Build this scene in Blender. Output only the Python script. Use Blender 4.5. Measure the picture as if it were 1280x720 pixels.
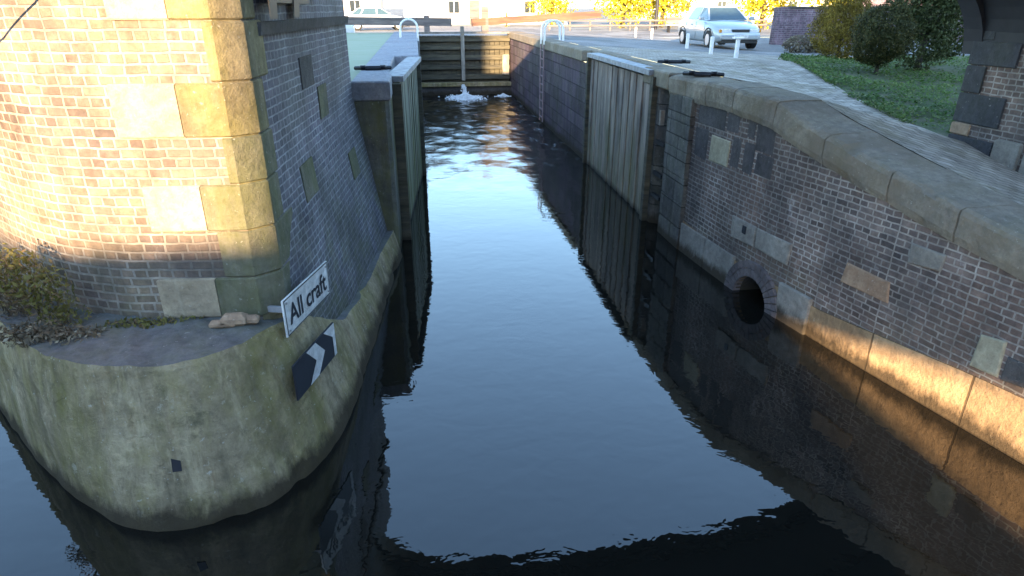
import bpy, math, random
from mathutils import Vector, Matrix, noise as mn
R = math.radians
random.seed(7)
for o in list(bpy.data.objects): bpy.data.objects.remove(o)
S = bpy.context.scene
COL = S.collection
# ---------------------------------------------------------------- camera
cam = bpy.data.cameras.new('camera'); camo = bpy.data.objects.new('camera', cam); COL.objects.link(camo)
cam.sensor_width = 36; cam.lens = 22.5; cam.clip_end = 5000; cam.clip_start = .05
TH = math.atan(350/800); PSI = math.atan((640-519)/800*math.cos(TH))
camo.location = (0, 0, 3.7)
camo.rotation_euler = (math.pi/2-TH, 0, -PSI)
S.camera = camo
# ---------------------------------------------------------------- light
SUN_EL = 12.0; SLOPE = .30
W = bpy.data.worlds.new('World'); S.world = W; W.use_nodes = True
wn = W.node_tree.nodes; wl = W.node_tree.links
sky = wn.new('ShaderNodeTexSky'); sky.sky_type = 'NISHITA'; sky.sun_disc = False
sky.sun_elevation = R(SUN_EL); sky.sun_rotation = R(180)+math.atan(SLOPE); sky.air_density = 1.0; sky.dust_density = .25; sky.ozone_density = 3.3
wl.new(sky.outputs[0], wn['Background'].inputs[0]); wn['Background'].inputs[1].default_value = .15
sun = bpy.data.lights.new('sun', 'SUN'); sun.energy = 3.4; sun.angle = R(.5); sun.color = (1, .76, .50)
suno = bpy.data.objects.new('sun', sun); COL.objects.link(suno)
sd = Vector((SLOPE, 1, 0)).normalized()*math.cos(R(SUN_EL)) - Vector((0, 0, math.sin(R(SUN_EL))))
suno.rotation_euler = sd.to_track_quat('-Z', 'Y').to_euler(); suno.location = (-10, -40, 20)
S.view_settings.view_transform = 'Standard'; S.view_settings.look = 'None'; S.view_settings.gamma = 1
S.view_settings.use_curve_mapping = False
S.view_settings.exposure = 2.9
S.view_settings.use_white_balance = True; S.view_settings.white_balance_temperature = 7700; S.view_settings.white_balance_tint = 9
S.render.engine = 'CYCLES'
S.cycles.max_bounces = 6

# ---------------------------------------------------------------- materials
class NT:
    def __init__(s, name, rough=.85, spec=.3):
        s.m = bpy.data.materials.new(name); s.m.use_nodes = True
        s.n = s.m.node_tree.nodes; s.l = s.m.node_tree.links
        s.b = s.n['Principled BSDF']; s.b.inputs['Roughness'].default_value = rough
        s.b.inputs['Specular IOR Level'].default_value = spec
        s.tc = s.n.new('ShaderNodeTexCoord')
    def link(s, a, b): s.l.new(a, b)
    def mapping(s, src='Object', scale=(1, 1, 1), loc=(0, 0, 0), rot=(0, 0, 0)):
        mp = s.n.new('ShaderNodeMapping'); mp.inputs['Scale'].default_value = scale
        mp.inputs['Location'].default_value = loc; mp.inputs['Rotation'].default_value = rot
        s.link(s.tc.outputs[src], mp.inputs[0]); return mp.outputs[0]
    def noise(s, scale, detail=4, rough=.6, vec=None, src='Object', sc=(1, 1, 1), loc=(0, 0, 0), dist=0):
        t = s.n.new('ShaderNodeTexNoise'); t.inputs['Scale'].default_value = scale
        t.inputs['Detail'].default_value = detail; t.inputs['Roughness'].default_value = rough
        t.inputs['Distortion'].default_value = dist
        s.link(vec or s.mapping(src, sc, loc), t.inputs['Vector']); return t.outputs[0]
    def ramp(s, v, stops):
        r = s.n.new('ShaderNodeValToRGB'); e = r.color_ramp.elements
        while len(e) < len(stops): e.new(.5)
        for i, (p, c) in enumerate(stops):
            e[i].position = p; e[i].color = (*c, 1) if not isinstance(c, (int, float)) else (c, c, c, 1)
        s.link(v, r.inputs[0]); return r.outputs[0]
    def mix(s, f, a, b, mode='MIX'):
        m = s.n.new('ShaderNodeMix'); m.data_type = 'RGBA'; m.blend_type = mode
        for i, v in ((0, f), (6, a), (7, b)):
            if isinstance(v, (int, float)) and i == 0: m.inputs[0].default_value = v
            elif isinstance(v, tuple): m.inputs[i].default_value = (*v, 1)
            else: s.link(v, m.inputs[i])
        return m.outputs[2]
    def math(s, op, a, b=0, clamp=False):
        m = s.n.new('ShaderNodeMath'); m.operation = op; m.use_clamp = clamp
        for i, v in ((0, a), (1, b)):
            if isinstance(v, (int, float)): m.inputs[i].default_value = v
            else: s.link(v, m.inputs[i])
        return m.outputs[0]
    def z(s, lo, hi, world=True):
        g = s.n.new('ShaderNodeNewGeometry'); x = s.n.new('ShaderNodeSeparateXYZ')
        s.link(g.outputs['Position'], x.inputs[0])
        r = s.n.new('ShaderNodeMapRange'); r.inputs[1].default_value = lo; r.inputs[2].default_value = hi
        s.link(x.outputs[2], r.inputs[0]); return r.outputs[0]
    def col(s, c):
        if isinstance(c, tuple): s.b.inputs['Base Color'].default_value = (*c, 1)
        else: s.link(c, s.b.inputs['Base Color'])
    def bump(s, h, strength=.5, dist=.01):
        b = s.n.new('ShaderNodeBump'); b.inputs['Strength'].default_value = strength; b.inputs['Distance'].default_value = dist
        s.link(h, b.inputs['Height']); s.link(b.outputs[0], s.b.inputs['Normal'])

def brick_mat(name, c1, c2, mortar, moss=0., efflo=.5, warm=None, bw=.23, rh=.078, msize=.009, zm=(0, 1.2)):
    t = NT(name, .8)
    wob = t.noise(2.5, 3, src='UV')
    uv = t.mapping('UV')
    # slight wobble so courses are not ruler straight
    vm = t.n.new('ShaderNodeVectorMath'); vm.operation = 'MULTIPLY_ADD'
    cn = t.n.new('ShaderNodeTexNoise'); cn.inputs['Scale'].default_value = 5; cn.inputs['Detail'].default_value = 5; t.link(uv, cn.inputs['Vector'])
    t.link(cn.outputs['Color'], vm.inputs[0]); vm.inputs[1].default_value = (.034, .03, 0); t.link(uv, vm.inputs[2])
    b = t.n.new('ShaderNodeTexBrick'); t.link(vm.outputs[0], b.inputs['Vector'])
    b.inputs['Scale'].default_value = 1; b.inputs['Brick Width'].default_value = bw; b.inputs['Row Height'].default_value = rh
    b.inputs['Mortar Size'].default_value = msize; b.inputs['Mortar Smooth'].default_value = .25; b.inputs['Bias'].default_value = 0
    b.inputs['Color1'].default_value = (0, 0, 0, 1); b.inputs['Color2'].default_value = (1, 1, 1, 1); b.inputs['Mortar'].default_value = (.5, .5, .5, 1)
    b.squash = .62; b.squash_frequency = 2; b.offset = .42
    cm = t.mix(b.outputs['Color'], c1, c2)
    big = t.ramp(t.noise(.9, 4), [(.35, 0.), (.65, 1.)])
    if warm: cm = t.mix(t.math('MULTIPLY', big, .7), cm, warm)
    fine = t.noise(14, 6, .7)
    cm = t.mix(.75, cm, t.ramp(fine, [(.25, .45), (.75, 1.5)]), 'MULTIPLY')
    mf = t.ramp(t.noise(3, 4), [(.3, .75), (.6, 1.)])
    mcol = t.mix(t.noise(6, 5), tuple(x*.45 for x in mortar), tuple(min(1, x*1.35) for x in mortar))
    c = t.mix(t.math('MULTIPLY', b.outputs['Fac'], mf), cm, mcol)
    ef = t.ramp(t.noise(4, 8, .72, sc=(1, 1, .7)), [(.6, 0.), (.76, 1.)])
    c = t.mix(t.math('MULTIPLY', ef, efflo), c, (.48, .45, .44))
    st = t.ramp(t.noise(1.7, 6, .7, sc=(1, 1, .35), loc=(5, 1, 0)), [(.45, 0.), (.7, 1.)])
    c = t.mix(t.math('MULTIPLY', st, .6), c, (.05, .045, .05))
    if moss:
        mz = t.z(zm[1], zm[0]); ms = t.ramp(t.noise(2.2, 7, .7), [(.4, 0.), (.62, 1.)])
        c = t.mix(t.math('MULTIPLY', t.math('MULTIPLY', ms, mz), moss), c, (.12, .13, .04))
    blot = t.ramp(t.noise(1.5, 7, .72, loc=(3, 3, 9)), [(.3, .5), (.5, 1.), (.7, 1.55)])  # dirt blotches and mottled bright highlights put into the brick colour
    c = t.mix(.8, c, blot, 'MULTIPLY')
    soot = t.ramp(t.noise(.55, 7, .72, loc=(7, 3, 2)), [(.46, 0.), (.62, 1.)])
    c = t.mix(t.math('MULTIPLY', soot, .45), c, (.055, .05, .05))
    lime = t.ramp(t.noise(1, 7, .75, sc=(5, 5, .6), loc=(2, 8, 5)), [(.62, 0.), (.72, 1.)])
    c = t.mix(t.math('MULTIPLY', lime, efflo*.5), c, (.42, .38, .35))
    t.col(c)
    h = t.math('ADD', t.math('MULTIPLY', b.outputs['Fac'], -1.), t.math('ADD', t.math('MULTIPLY', fine, .8), t.math('MULTIPLY', t.noise(5, 4), .9)))
    t.bump(h, .9, .012)
    return t.m

def stone_mat(name, base, dark=None, moss=.0, mosscol=(.13, .14, .035), streak=.6, joints=None, rough=.85, spots=.4, warm=None, wz=(1.2, 0.), cracks=False):
    t = NT(name, rough, .15)
    dark = dark or tuple(x*.4 for x in base)
    n1 = t.noise(1.3, 8, .7)
    c = t.mix(t.ramp(n1, [(.32, 0.), (.66, 1.)]), dark, base)
    n2 = t.noise(11, 8, .75)
    c = t.mix(.8, c, t.ramp(n2, [(.25, .5), (.75, 1.45)]), 'MULTIPLY')
    if warm:
        c = t.mix(t.math('MULTIPLY', t.ramp(t.noise(1.1, 5, .65, loc=(9, 2, 3)), [(.42, 0.), (.6, 1.)]), .8), c, warm)
    stv = t.noise(1, 7, .7, sc=(4.5, 4.5, .35))
    c = t.mix(t.math('MULTIPLY', t.ramp(stv, [(.45, 0.), (.7, 1.)]), streak), c, tuple(x*.5 for x in dark))
    c = t.mix(t.math('MULTIPLY', t.ramp(t.noise(1, 6, .7, sc=(5.5, 5.5, .45), loc=(3, 7, 1)), [(.58, 0.), (.72, 1.)]), streak*.55), c, tuple(min(.7, x*1.6) for x in base))
    if moss:
        ms = t.ramp(t.noise(1, 8, .72, sc=(2.2, 2.2, .9), loc=(1, 4, 2)), [(.43, 0.), (.62, 1.)])
        c = t.mix(t.math('MULTIPLY', ms, moss), c, mosscol)
    sp = t.ramp(t.noise(26, 3, .6), [(.66, 0.), (.72, 1.)])
    c = t.mix(t.math('MULTIPLY', sp, spots), c, (.6, .58, .52))
    h = t.math('ADD', t.math('MULTIPLY', n2, 1.), t.math('MULTIPLY', n1, 1.5))
    if joints:
        b = t.n.new('ShaderNodeTexBrick'); t.link(t.mapping('UV'), b.inputs['Vector'])
        b.inputs['Scale'].default_value = 1; b.inputs['Brick Width'].default_value = joints[0]; b.inputs['Row Height'].default_value = joints[1]
        b.inputs['Mortar Size'].default_value = .012; b.inputs['Mortar Smooth'].default_value = .3
        b.inputs['Color1'].default_value = (.62, .62, .62, 1); b.inputs['Color2'].default_value = (1.25, 1.25, 1.25, 1); b.inputs['Mortar'].default_value = (.3, .3, .3, 1)
        c = t.mix(.85, c, b.outputs['Color'], 'MULTIPLY')
        h = t.math('ADD', h, t.math('MULTIPLY', b.outputs['Fac'], -2.5))
    if cracks:
        v = t.n.new('ShaderNodeTexVoronoi'); v.feature = 'DISTANCE_TO_EDGE'; v.inputs['Scale'].default_value = 1.3
        vmm = t.n.new('ShaderNodeVectorMath'); vmm.operation = 'MULTIPLY_ADD'; cn2 = t.n.new('ShaderNodeTexNoise'); cn2.inputs['Scale'].default_value = 2.5; cn2.inputs['Detail'].default_value = 8
        ob = t.mapping('Object', (1, 1, 1.6)); t.link(ob, cn2.inputs['Vector']); t.link(cn2.outputs['Color'], vmm.inputs[0]); vmm.inputs[1].default_value = (.8, .8, .8); t.link(ob, vmm.inputs[2]); t.link(vmm.outputs[0], v.inputs['Vector'])
        ck = t.ramp(v.outputs['Distance'], [(.0, 1.), (.008, 0.)])
        ck = t.math('MULTIPLY', ck, t.ramp(t.noise(.8, 3, .6, loc=(6, 6, 6)), [(.48, 0.), (.56, 1.)]))
        c = t.mix(t.math('MULTIPLY', ck, .12), c, (.05, .045, .03)); h = t.math('ADD', h, t.math('MULTIPLY', ck, -.25))
        rr = t.ramp(t.noise(1, 6, .7, sc=(3.2, 3.2, .22), loc=(11, 1, 4)), [(.58, 0.), (.68, 1.)])
        c = t.mix(t.math('MULTIPLY', rr, .45), c, (.19, .10, .045))
        pch = t.ramp(t.noise(3.1, 8, .8, loc=(1, 9, 4)), [(.60, 0.), (.66, 1.)])
        c = t.mix(t.math('MULTIPLY', pch, .55), c, (.50, .45, .35))
        dk = t.ramp(t.noise(2.3, 8, .8, loc=(4, 2, 8)), [(.57, 0.), (.66, 1.)])
        c = t.mix(t.math('MULTIPLY', dk, .6), c, (.085, .075, .05))
    # ragged, wet, weedy band just above the water
    wf = t.math('SUBTRACT', t.z(.42, .0), t.math('MULTIPLY', t.noise(1, 7, .75, sc=(5, 5, 2)), .95)); wf = t.math('MULTIPLY', wf, 3.2, True)
    c = t.mix(t.math('MULTIPLY', wf, .9), c, (.045, .034, .022))
    t.col(c); t.bump(h, .9, .03)
    return t.m

def plain(name, c, rough=.6, metal=0, var=.25, spec=.4, sc=8, bump=.2):
    t = NT(name, rough, spec); t.b.inputs['Metallic'].default_value = metal
    n = t.noise(sc, 6, .65)
    t.col(t.mix(t.ramp(n, [(.3, 0.), (.7, 1.)]), tuple(x*(1-var) for x in c), tuple(min(1, x*(1+var)) for x in c)))
    if bump: t.bump(n, bump, .01)
    return t.m

def wood_mat(name, c, c2, moss=0., sc=(14, 14, .5), rough=.85):
    t = NT(name, rough)
    n = t.noise(1, 7, .7, sc=sc)
    col = t.mix(t.ramp(n, [(.35, 0.), (.65, 1.)]), c2, c)
    d = t.ramp(t.noise(1, 6, .7, sc=(sc[0]*.3, sc[1]*.3, sc[2]*1.2), loc=(2, 2, 9)), [(.45, 0.), (.68, 1.)])
    col = t.mix(t.math('MULTIPLY', d, .7), col, (.04, .04, .045))
    if moss:
        ms = t.ramp(t.noise(1, 6, .7, sc=(2.5, 2.5, .6)), [(.35, 0.), (.6, 1.)])
        col = t.mix(t.math('MULTIPLY', t.math('MULTIPLY', ms, t.z(2.4, .6)), moss), col, (.13, .15, .035))
    wf = t.z(.14, .0)
    col = t.mix(wf, col, (.03, .027, .02))
    t.col(col); t.bump(n, .8, .01); return t.m

def leaf_mat(name, c1, c2, c3=None, sc=2.5, trans=.35):
    t = NT(name, .6, .3)
    g = t.n.new('ShaderNodeNewGeometry')
    n = t.ramp(t.noise(sc, 4, .7), [(.35, 0.), (.65, 1.)])
    c = t.mix(n, c1, c2)
    c = t.mix(.6, c, t.ramp(g.outputs['Random Per Island'], [(0., .45), (1., 1.6)]), 'MULTIPLY')
    if c3: c = t.mix(t.ramp(g.outputs['Random Per Island'], [(.82, 0.), (.9, 1.)]), c, c3)
    t.col(c)
    tr = t.n.new('ShaderNodeBsdfTranslucent'); t.link(c, tr.inputs[0])
    ms = t.n.new('ShaderNodeMixShader'); ms.inputs[0].default_value = trans
    t.link(t.b.outputs[0], ms.inputs[1]); t.link(tr.outputs[0], ms.inputs[2])
    t.link(ms.outputs[0], t.n['Material Output'].inputs[0]); return t.m

M = {}
M['brick'] = brick_mat('blue_brick', (.065, .053, .052), (.21, .165, .15), (.42, .37, .33), efflo=.8, warm=(.26, .16, .125), moss=.3, bw=.17, rh=.068, msize=.0095)
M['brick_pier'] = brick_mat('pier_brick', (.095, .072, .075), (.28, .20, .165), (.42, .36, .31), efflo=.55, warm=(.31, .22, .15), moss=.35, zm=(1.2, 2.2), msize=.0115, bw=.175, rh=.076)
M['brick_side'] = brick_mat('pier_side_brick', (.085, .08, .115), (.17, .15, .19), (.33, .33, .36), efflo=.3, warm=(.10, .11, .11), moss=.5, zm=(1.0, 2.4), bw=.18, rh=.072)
M['brick_red'] = brick_mat('garden_brick', (.12, .08, .11), (.22, .14, .18), (.3, .26, .28), efflo=.2)
M['plinth'] = stone_mat('mossy_concrete', (.45, .35, .22), (.18, .14, .09), moss=.5, mosscol=(.21, .185, .045), streak=.75, joints=None, cracks=True)
M['sand'] = stone_mat('orange_sandstone', (.46, .31, .18), (.27, .18, .11), moss=.0, streak=.5, joints=(1.1, .62), spots=.3)
M['grey_stone'] = stone_mat('grey_ashlar', (.19, .175, .16), (.075, .07, .07), moss=.15, streak=.45, joints=(.8, .36))
M['chamber'] = stone_mat('chamber_stone', (.16, .13, .125), (.075, .06, .065), moss=.12, streak=.6, joints=(.9, .36), warm=(.13, .09, .12))
M['left_stone'] = stone_mat('left_wall_stone', (.19, .18, .16), (.09, .09, .08), moss=.6, mosscol=(.17, .16, .05), streak=.6)
M['coping'] = stone_mat('coping_stone', (.36, .305, .245), (.19, .165, .14), moss=.12, streak=.2, spots=.3, warm=(.22, .175, .13))
M['coping_l'] = stone_mat('left_coping_stone', (.36, .36, .39), (.27, .27, .30), moss=.05, streak=.1, spots=.2)
M['quoin_y'] = stone_mat('yellow_quoin_stone', (.31, .26, .165), (.12, .10, .065), moss=.45, mosscol=(.20, .18, .05), streak=.5, spots=.3)
M['quoin_l'] = stone_mat('pale_quoin_stone', (.60, .48, .34), (.32, .25, .18), moss=.05, streak=.25, spots=.3)
M['quoin_g'] = stone_mat('green_grey_quoin_stone', (.21, .19, .15), (.10, .10, .07), moss=.4, streak=.5, spots=.3)
M['dark_stone'] = stone_mat('dark_ashlar', (.12, .11, .11), (.06, .055, .06), moss=.05, streak=.3, spots=.2)
M['dark_quoin'] = stone_mat('abutment_quoin', (.09, .09, .10), (.05, .05, .06), moss=.1, streak=.2, spots=.3)
M['cream'] = stone_mat('cream_stone', (.46, .41, .30), (.34, .30, .21), streak=.2, spots=.3)
M['pale'] = stone_mat('pale_stone', (.34, .31, .27), (.2, .18, .16), streak=.3, spots=.3)
M['rust_stone'] = stone_mat('rusty_stone', (.50, .35, .24), (.3, .19, .13), streak=.3, spots=.5)
M['concrete'] = stone_mat('concrete_paving', (.30, .285, .275), (.23, .22, .215), streak=0, spots=.2, joints=(1.8, 1.8))
M['rim'] = stone_mat('plinth_top', (.17, .165, .165), (.10, .10, .105), moss=.25, streak=.0, spots=.3)
M['iron'] = plain('black_iron', (.03, .03, .035), .5, .6)
M['dark_iron'] = plain('dark_painted_iron', (.022, .022, .028), .6, 0)
M['white'] = plain('white_paint', (.78, .78, .76), .5, var=.08, bump=0)
M['sign_white'] = stone_mat('sign_white', (.74, .74, .74), (.52, .52, .51), streak=.3, spots=0, rough=.5)
M['sign_black'] = plain('sign_black', (.02, .022, .03), .45, var=.2, bump=0)
M['sign_grey'] = plain('sign_back', (.25, .25, .26), .5, bump=0)
M['plank'] = wood_mat('weathered_gate_planks', (.40, .32, .27), (.17, .13, .11), moss=.45, sc=(7, 7, .6))
M['plank_l'] = wood_mat('green_gate_planks', (.34, .33, .26), (.15, .15, .11), moss=.8)
M['timber'] = wood_mat('dark_gate_timber', (.13, .115, .08), (.05, .045, .03), sc=(1.5, 6, 9))
M['timber_pale'] = wood_mat('pale_gate_timber', (.34, .31, .27), (.18, .165, .14), sc=(6, 6, 1.5))
M['beam_red'] = wood_mat('red_brown_beam', (.26, .12, .08), (.14, .075, .05), sc=(1, 8, 8))
M['beam_grey'] = wood_mat('grey_beam', (.22, .19, .18), (.12, .10, .10), sc=(1, 8, 8))
M['cap'] = plain('worn_gate_cap', (.27, .28, .30), .7, .0, var=.45)
M['pink'] = plain('faded_pink_paint', (.27, .19, .195), .7)
M['trunk'] = wood_mat('bark', (.09, .07, .05), (.04, .03, .022), sc=(10, 10, 1.5))
M['leaf_gold'] = leaf_mat('golden_leaves', (.10, .075, .015), (.30, .21, .035), (.36, .27, .06))
M['leaf_dark'] = leaf_mat('dark_leaves', (.03, .038, .012), (.085, .085, .025), (.15, .12, .04))
M['leaf_laurel'] = leaf_mat('laurel_leaves', (.03, .045, .015), (.09, .11, .04), (.17, .19, .09), sc=4)
M['leaf_yellow'] = leaf_mat('yellow_leaves', (.34, .28, .02), (.60, .52, .04), (.7, .62, .12), sc=1.2)
M['leaf_weed'] = leaf_mat('weed_leaves', (.12, .115, .03), (.24, .21, .07), (.26, .17, .09), sc=5)
M['leaf_dry'] = leaf_mat('dry_stems', (.10, .075, .05), (.24, .19, .13), (.35, .3, .22), sc=6)
M['grass'] = leaf_mat('grass_blades', (.06, .13, .03), (.15, .24, .06), (.26, .28, .11), sc=.8)

def soil_mat():
    t = NT('grassy_soil', .95)
    n = t.noise(3, 8, .75)
    c = t.mix(t.ramp(n, [(.35, 0.), (.62, 1.)]), (.05, .09, .025), (.12, .115, .07)); t.col(c); t.bump(n, .6, .03); return t.m
M['soil'] = soil_mat()
def pale_grass():
    t = NT('pale_worn_grass', .95); n = t.noise(1.2, 8, .7)
    c = t.mix(t.ramp(n, [(.3, 0.), (.7, 1.)]), (.30, .34, .22), (.36, .39, .28)); t.col(c); t.bump(t.noise(30, 4), .3, .01); return t.m
M['pale_grass'] = pale_grass()
def setts():
    t = NT('stone_setts', .95, .08)
    uv = t.mapping('UV')
    vm = t.n.new('ShaderNodeVectorMath'); vm.operation = 'MULTIPLY_ADD'
    cn = t.n.new('ShaderNodeTexNoise'); cn.inputs['Scale'].default_value = 4; t.link(uv, cn.inputs['Vector'])
    t.link(cn.outputs['Color'], vm.inputs[0]); vm.inputs[1].default_value = (.05, .05, 0); t.link(uv, vm.inputs[2])
    b = t.n.new('ShaderNodeTexBrick'); t.link(vm.outputs[0], b.inputs['Vector'])
    b.inputs['Scale'].default_value = 1; b.inputs['Brick Width'].default_value = .26; b.inputs['Row Height'].default_value = .13
    b.inputs['Mortar Size'].default_value = .014; b.inputs['Mortar Smooth'].default_value = .6
    b.inputs['Color1'].default_value = (.34, .295, .25, 1); b.inputs['Color2'].default_value = (.50, .435, .37, 1); b.inputs['Mortar'].default_value = (.20, .17, .14, 1)
    n = t.noise(2.2, 8, .72)
    c = t.mix(.9, b.outputs['Color'], t.ramp(n, [(.3, .5), (.7, 1.5)]), 'MULTIPLY')
    c = t.mix(t.math('MULTIPLY', t.ramp(t.noise(1, 6, .7, loc=(4, 4, 4)), [(.5, 0.), (.65, 1.)]), .6), c, (.19, .16, .09))
    t.col(c)
    t.bump(t.math('ADD', t.math('MULTIPLY', b.outputs['Fac'], -1.5), t.noise(15, 5, .7)), .5, .012); return t.m
M['setts'] = setts()
def water_mat(name='canal_water'):
    t = NT(name, .015, .5); t.b.inputs['IOR'].default_value = 1.72
    g = t.n.new('ShaderNodeNewGeometry'); x = t.n.new('ShaderNodeSeparateXYZ'); t.link(g.outputs['Position'], x.inputs[0])
    far = t.n.new('ShaderNodeMapRange'); far.inputs[1].default_value = 12; far.inputs[2].default_value = 24; t.link(x.outputs[1], far.inputs[0])
    far = far.outputs[0]
    foamn = t.noise(1, 9, .75, sc=(3.0, 1.3, 1), dist=.6)
    thr = t.math('SUBTRACT', foamn, t.math('MULTIPLY', far, .13))
    band = t.n.new('ShaderNodeMapRange'); band.inputs[1].default_value = 15; band.inputs[2].default_value = 19; t.link(x.outputs[1], band.inputs[0])
    fo = t.math('MULTIPLY', t.ramp(foamn, [(.55, 0.), (.70, 1.)]), band.outputs[0])
    t.col(t.mix(t.math('MULTIPLY', fo, .55), (.006, .006, .005), (.55, .58, .62)))
    t.link(t.math('ADD', t.math('MULTIPLY', fo, .3), .012), t.b.inputs['Roughness'])
    n1 = t.noise(1, 3, .55, sc=(3.2, 4.5, 1), dist=.4)
    n2 = t.noise(1, 3, .55, sc=(.9, 1.3, 1), loc=(4, 4, 0))
    n3 = t.noise(1, 5, .6, sc=(5, 6, 1), dist=.8)
    h = t.math('ADD', t.math('MULTIPLY', n1, .55), t.math('MULTIPLY', n2, .7))
    h = t.math('ADD', h, t.math('MULTIPLY', t.math('MULTIPLY', far, n3), 2.6))
    t.bump(h, .27, .014)
    return t.m
M['water'] = water_mat()

# ---------------------------------------------------------------- mesh builder
class MB:
    def __init__(s): s.v = []; s.f = []; s.uv = []
    def face(s, pts, uv=None):
        i = len(s.v); s.v += [Vector(p) for p in pts]; s.f.append(list(range(i, i+len(pts)))); s.uv.append(uv)
    def hexa(s, b, t):          # two loops of 4 (bottom ccw, top ccw)
        s.face([b[3], b[2], b[1], b[0]]); s.face(t)
        for i in range(4):
            j = (i+1) % 4; s.face([b[i], b[j], t[j], t[i]])
        return s
    def box(s, x0, x1, y0, y1, z0, z1, rot=0, c=None):
        P = [(x0, y0), (x1, y0), (x1, y1), (x0, y1)]
        if rot:
            cx, cy = c or ((x0+x1)/2, (y0+y1)/2); cr, sr = math.cos(rot), math.sin(rot)
            P = [(cx+(x-cx)*cr-(y-cy)*sr, cy+(x-cx)*sr+(y-cy)*cr) for x, y in P]
        return s.hexa([(x, y, z0) for x, y in P], [(x, y, z1) for x, y in P])
    def bevbox(s, x0, x1, y0, y1, z0, z1, b=.02):
        P = lambda i, z: [(x0+i, y0+i, z), (x1-i, y0+i, z), (x1-i, y1-i, z), (x0+i, y1-i, z)]
        L = [P(b, z0), P(0, z0+b), P(0, z1-b), P(b, z1)]
        s.face(L[0][::-1]); s.face(L[3])
        for k in range(3):
            for i in range(4):
                j = (i+1) % 4; s.face([L[k][i], L[k][j], L[k+1][j], L[k+1][i]])
        return s
    def beam(s, a, b, w, h, up=(0, 0, 1)):
        a = Vector(a); b = Vector(b); d = (b-a).normalized(); side = d.cross(Vector(up)).normalized(); u = side.cross(d)
        A = [a+side*x*w/2+u*y*h/2 for x, y in ((-1, -1), (1, -1), (1, 1), (-1, 1))]; B = [p+(b-a) for p in A]
        s.face(A); s.face(B[::-1])
        for i in range(4):
            j = (i+1) % 4; s.face([A[j], A[i], B[i], B[j]])
        return s
    def tube(s, path, r, n=8, r2=None):
        path = [Vector(p) for p in path]; rings = []
        for k, p in enumerate(path):
            d = (path[min(k+1, len(path)-1)]-path[max(k-1, 0)]).normalized()
            a = d.orthogonal().normalized() if k == 0 else (a-d*a.dot(d)).normalized()
            b = d.cross(a); rr = r if r2 is None else r+(r2-r)*k/(len(path)-1)
            rings.append([p+(a*math.cos(2*math.pi*i/n)+b*math.sin(2*math.pi*i/n))*rr for i in range(n)])
        for A, B in zip(rings, rings[1:]):
            for i in range(n):
                j = (i+1) % n; s.face([A[i], A[j], B[j], B[i]])
        s.face(rings[0][::-1]); s.face(rings[-1]); return s
    def cyl(s, c, r, z0, z1, n=20, r2=None):
        r2 = r if r2 is None else r2
        A = [(c[0]+r*math.cos(2*math.pi*i/n), c[1]+r*math.sin(2*math.pi*i/n), z0) for i in range(n)]
        B = [(c[0]+r2*math.cos(2*math.pi*i/n), c[1]+r2*math.sin(2*math.pi*i/n), z1) for i in range(n)]
        for i in range(n):
            j = (i+1) % n; s.face([A[i], A[j], B[j], B[i]])
        s.face(A[::-1]); s.face(B); return s
    def wall(s, pts, z0, z1, off0=None, u0=0, step=.3):
        """vertical or battered strip; pts top plan, off0 bottom plan; z0,z1 numbers or f(i)"""
        off0 = off0 or pts; u = u0
        for i in range(len(pts)-1):
            a, b = pts[i], pts[i+1]; c, d = off0[i], off0[i+1]
            L = math.dist(a, b)
            za0 = z0(i) if callable(z0) else z0; zb0 = z0(i+1) if callable(z0) else z0
            za1 = z1(i) if callable(z1) else z1; zb1 = z1(i+1) if callable(z1) else z1
            s.face([(*c, za0), (*d, zb0), (*b, zb1), (*a, za1)], [(u, za0), (u+L, zb0), (u+L, zb1), (u, za1)])
            u += L
        return u
    def build(s, name, mat, parent=None, origin=None, smooth=False, merge=False):
        o0 = Vector(origin) if origin is not None else (Vector(parent['_o']) if parent is not None else Vector((0, 0, 0)))
        me = bpy.data.meshes.new(name)
        me.from_pydata([tuple(v-o0) for v in s.v], [], s.f)
        uvl = me.uv_layers.new(name='UVMap')
        for p, uv in zip(me.polygons, s.uv):
            n = p.normal
            for k, li in enumerate(p.loop_indices):
                if uv: uvl.data[li].uv = uv[k]
                else:
                    co = s.v[me.loops[li].vertex_index]
                    if abs(n.z) > .75: uvl.data[li].uv = (co.x, co.y)
                    else:
                        t = Vector((-n.y, n.x, 0)).normalized(); uvl.data[li].uv = (co.dot(t), co.z)
        if merge:
            import bmesh
            bm = bmesh.new(); bm.from_mesh(me); bmesh.ops.remove_doubles(bm, verts=bm.verts, dist=1e-4); bmesh.ops.recalc_face_normals(bm, faces=bm.faces); bm.to_mesh(me); bm.free()
        if smooth:
            for p in me.polygons: p.use_smooth = True
        me.materials.append(mat if not isinstance(mat, str) else M[mat])
        o = bpy.data.objects.new(name, me); COL.objects.link(o)
        if parent is not None:
            o.parent = parent; o.location = o0-Vector(parent['_o'])
        else: o.location = o0
        o['_o'] = list(o0)
        return o

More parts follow.
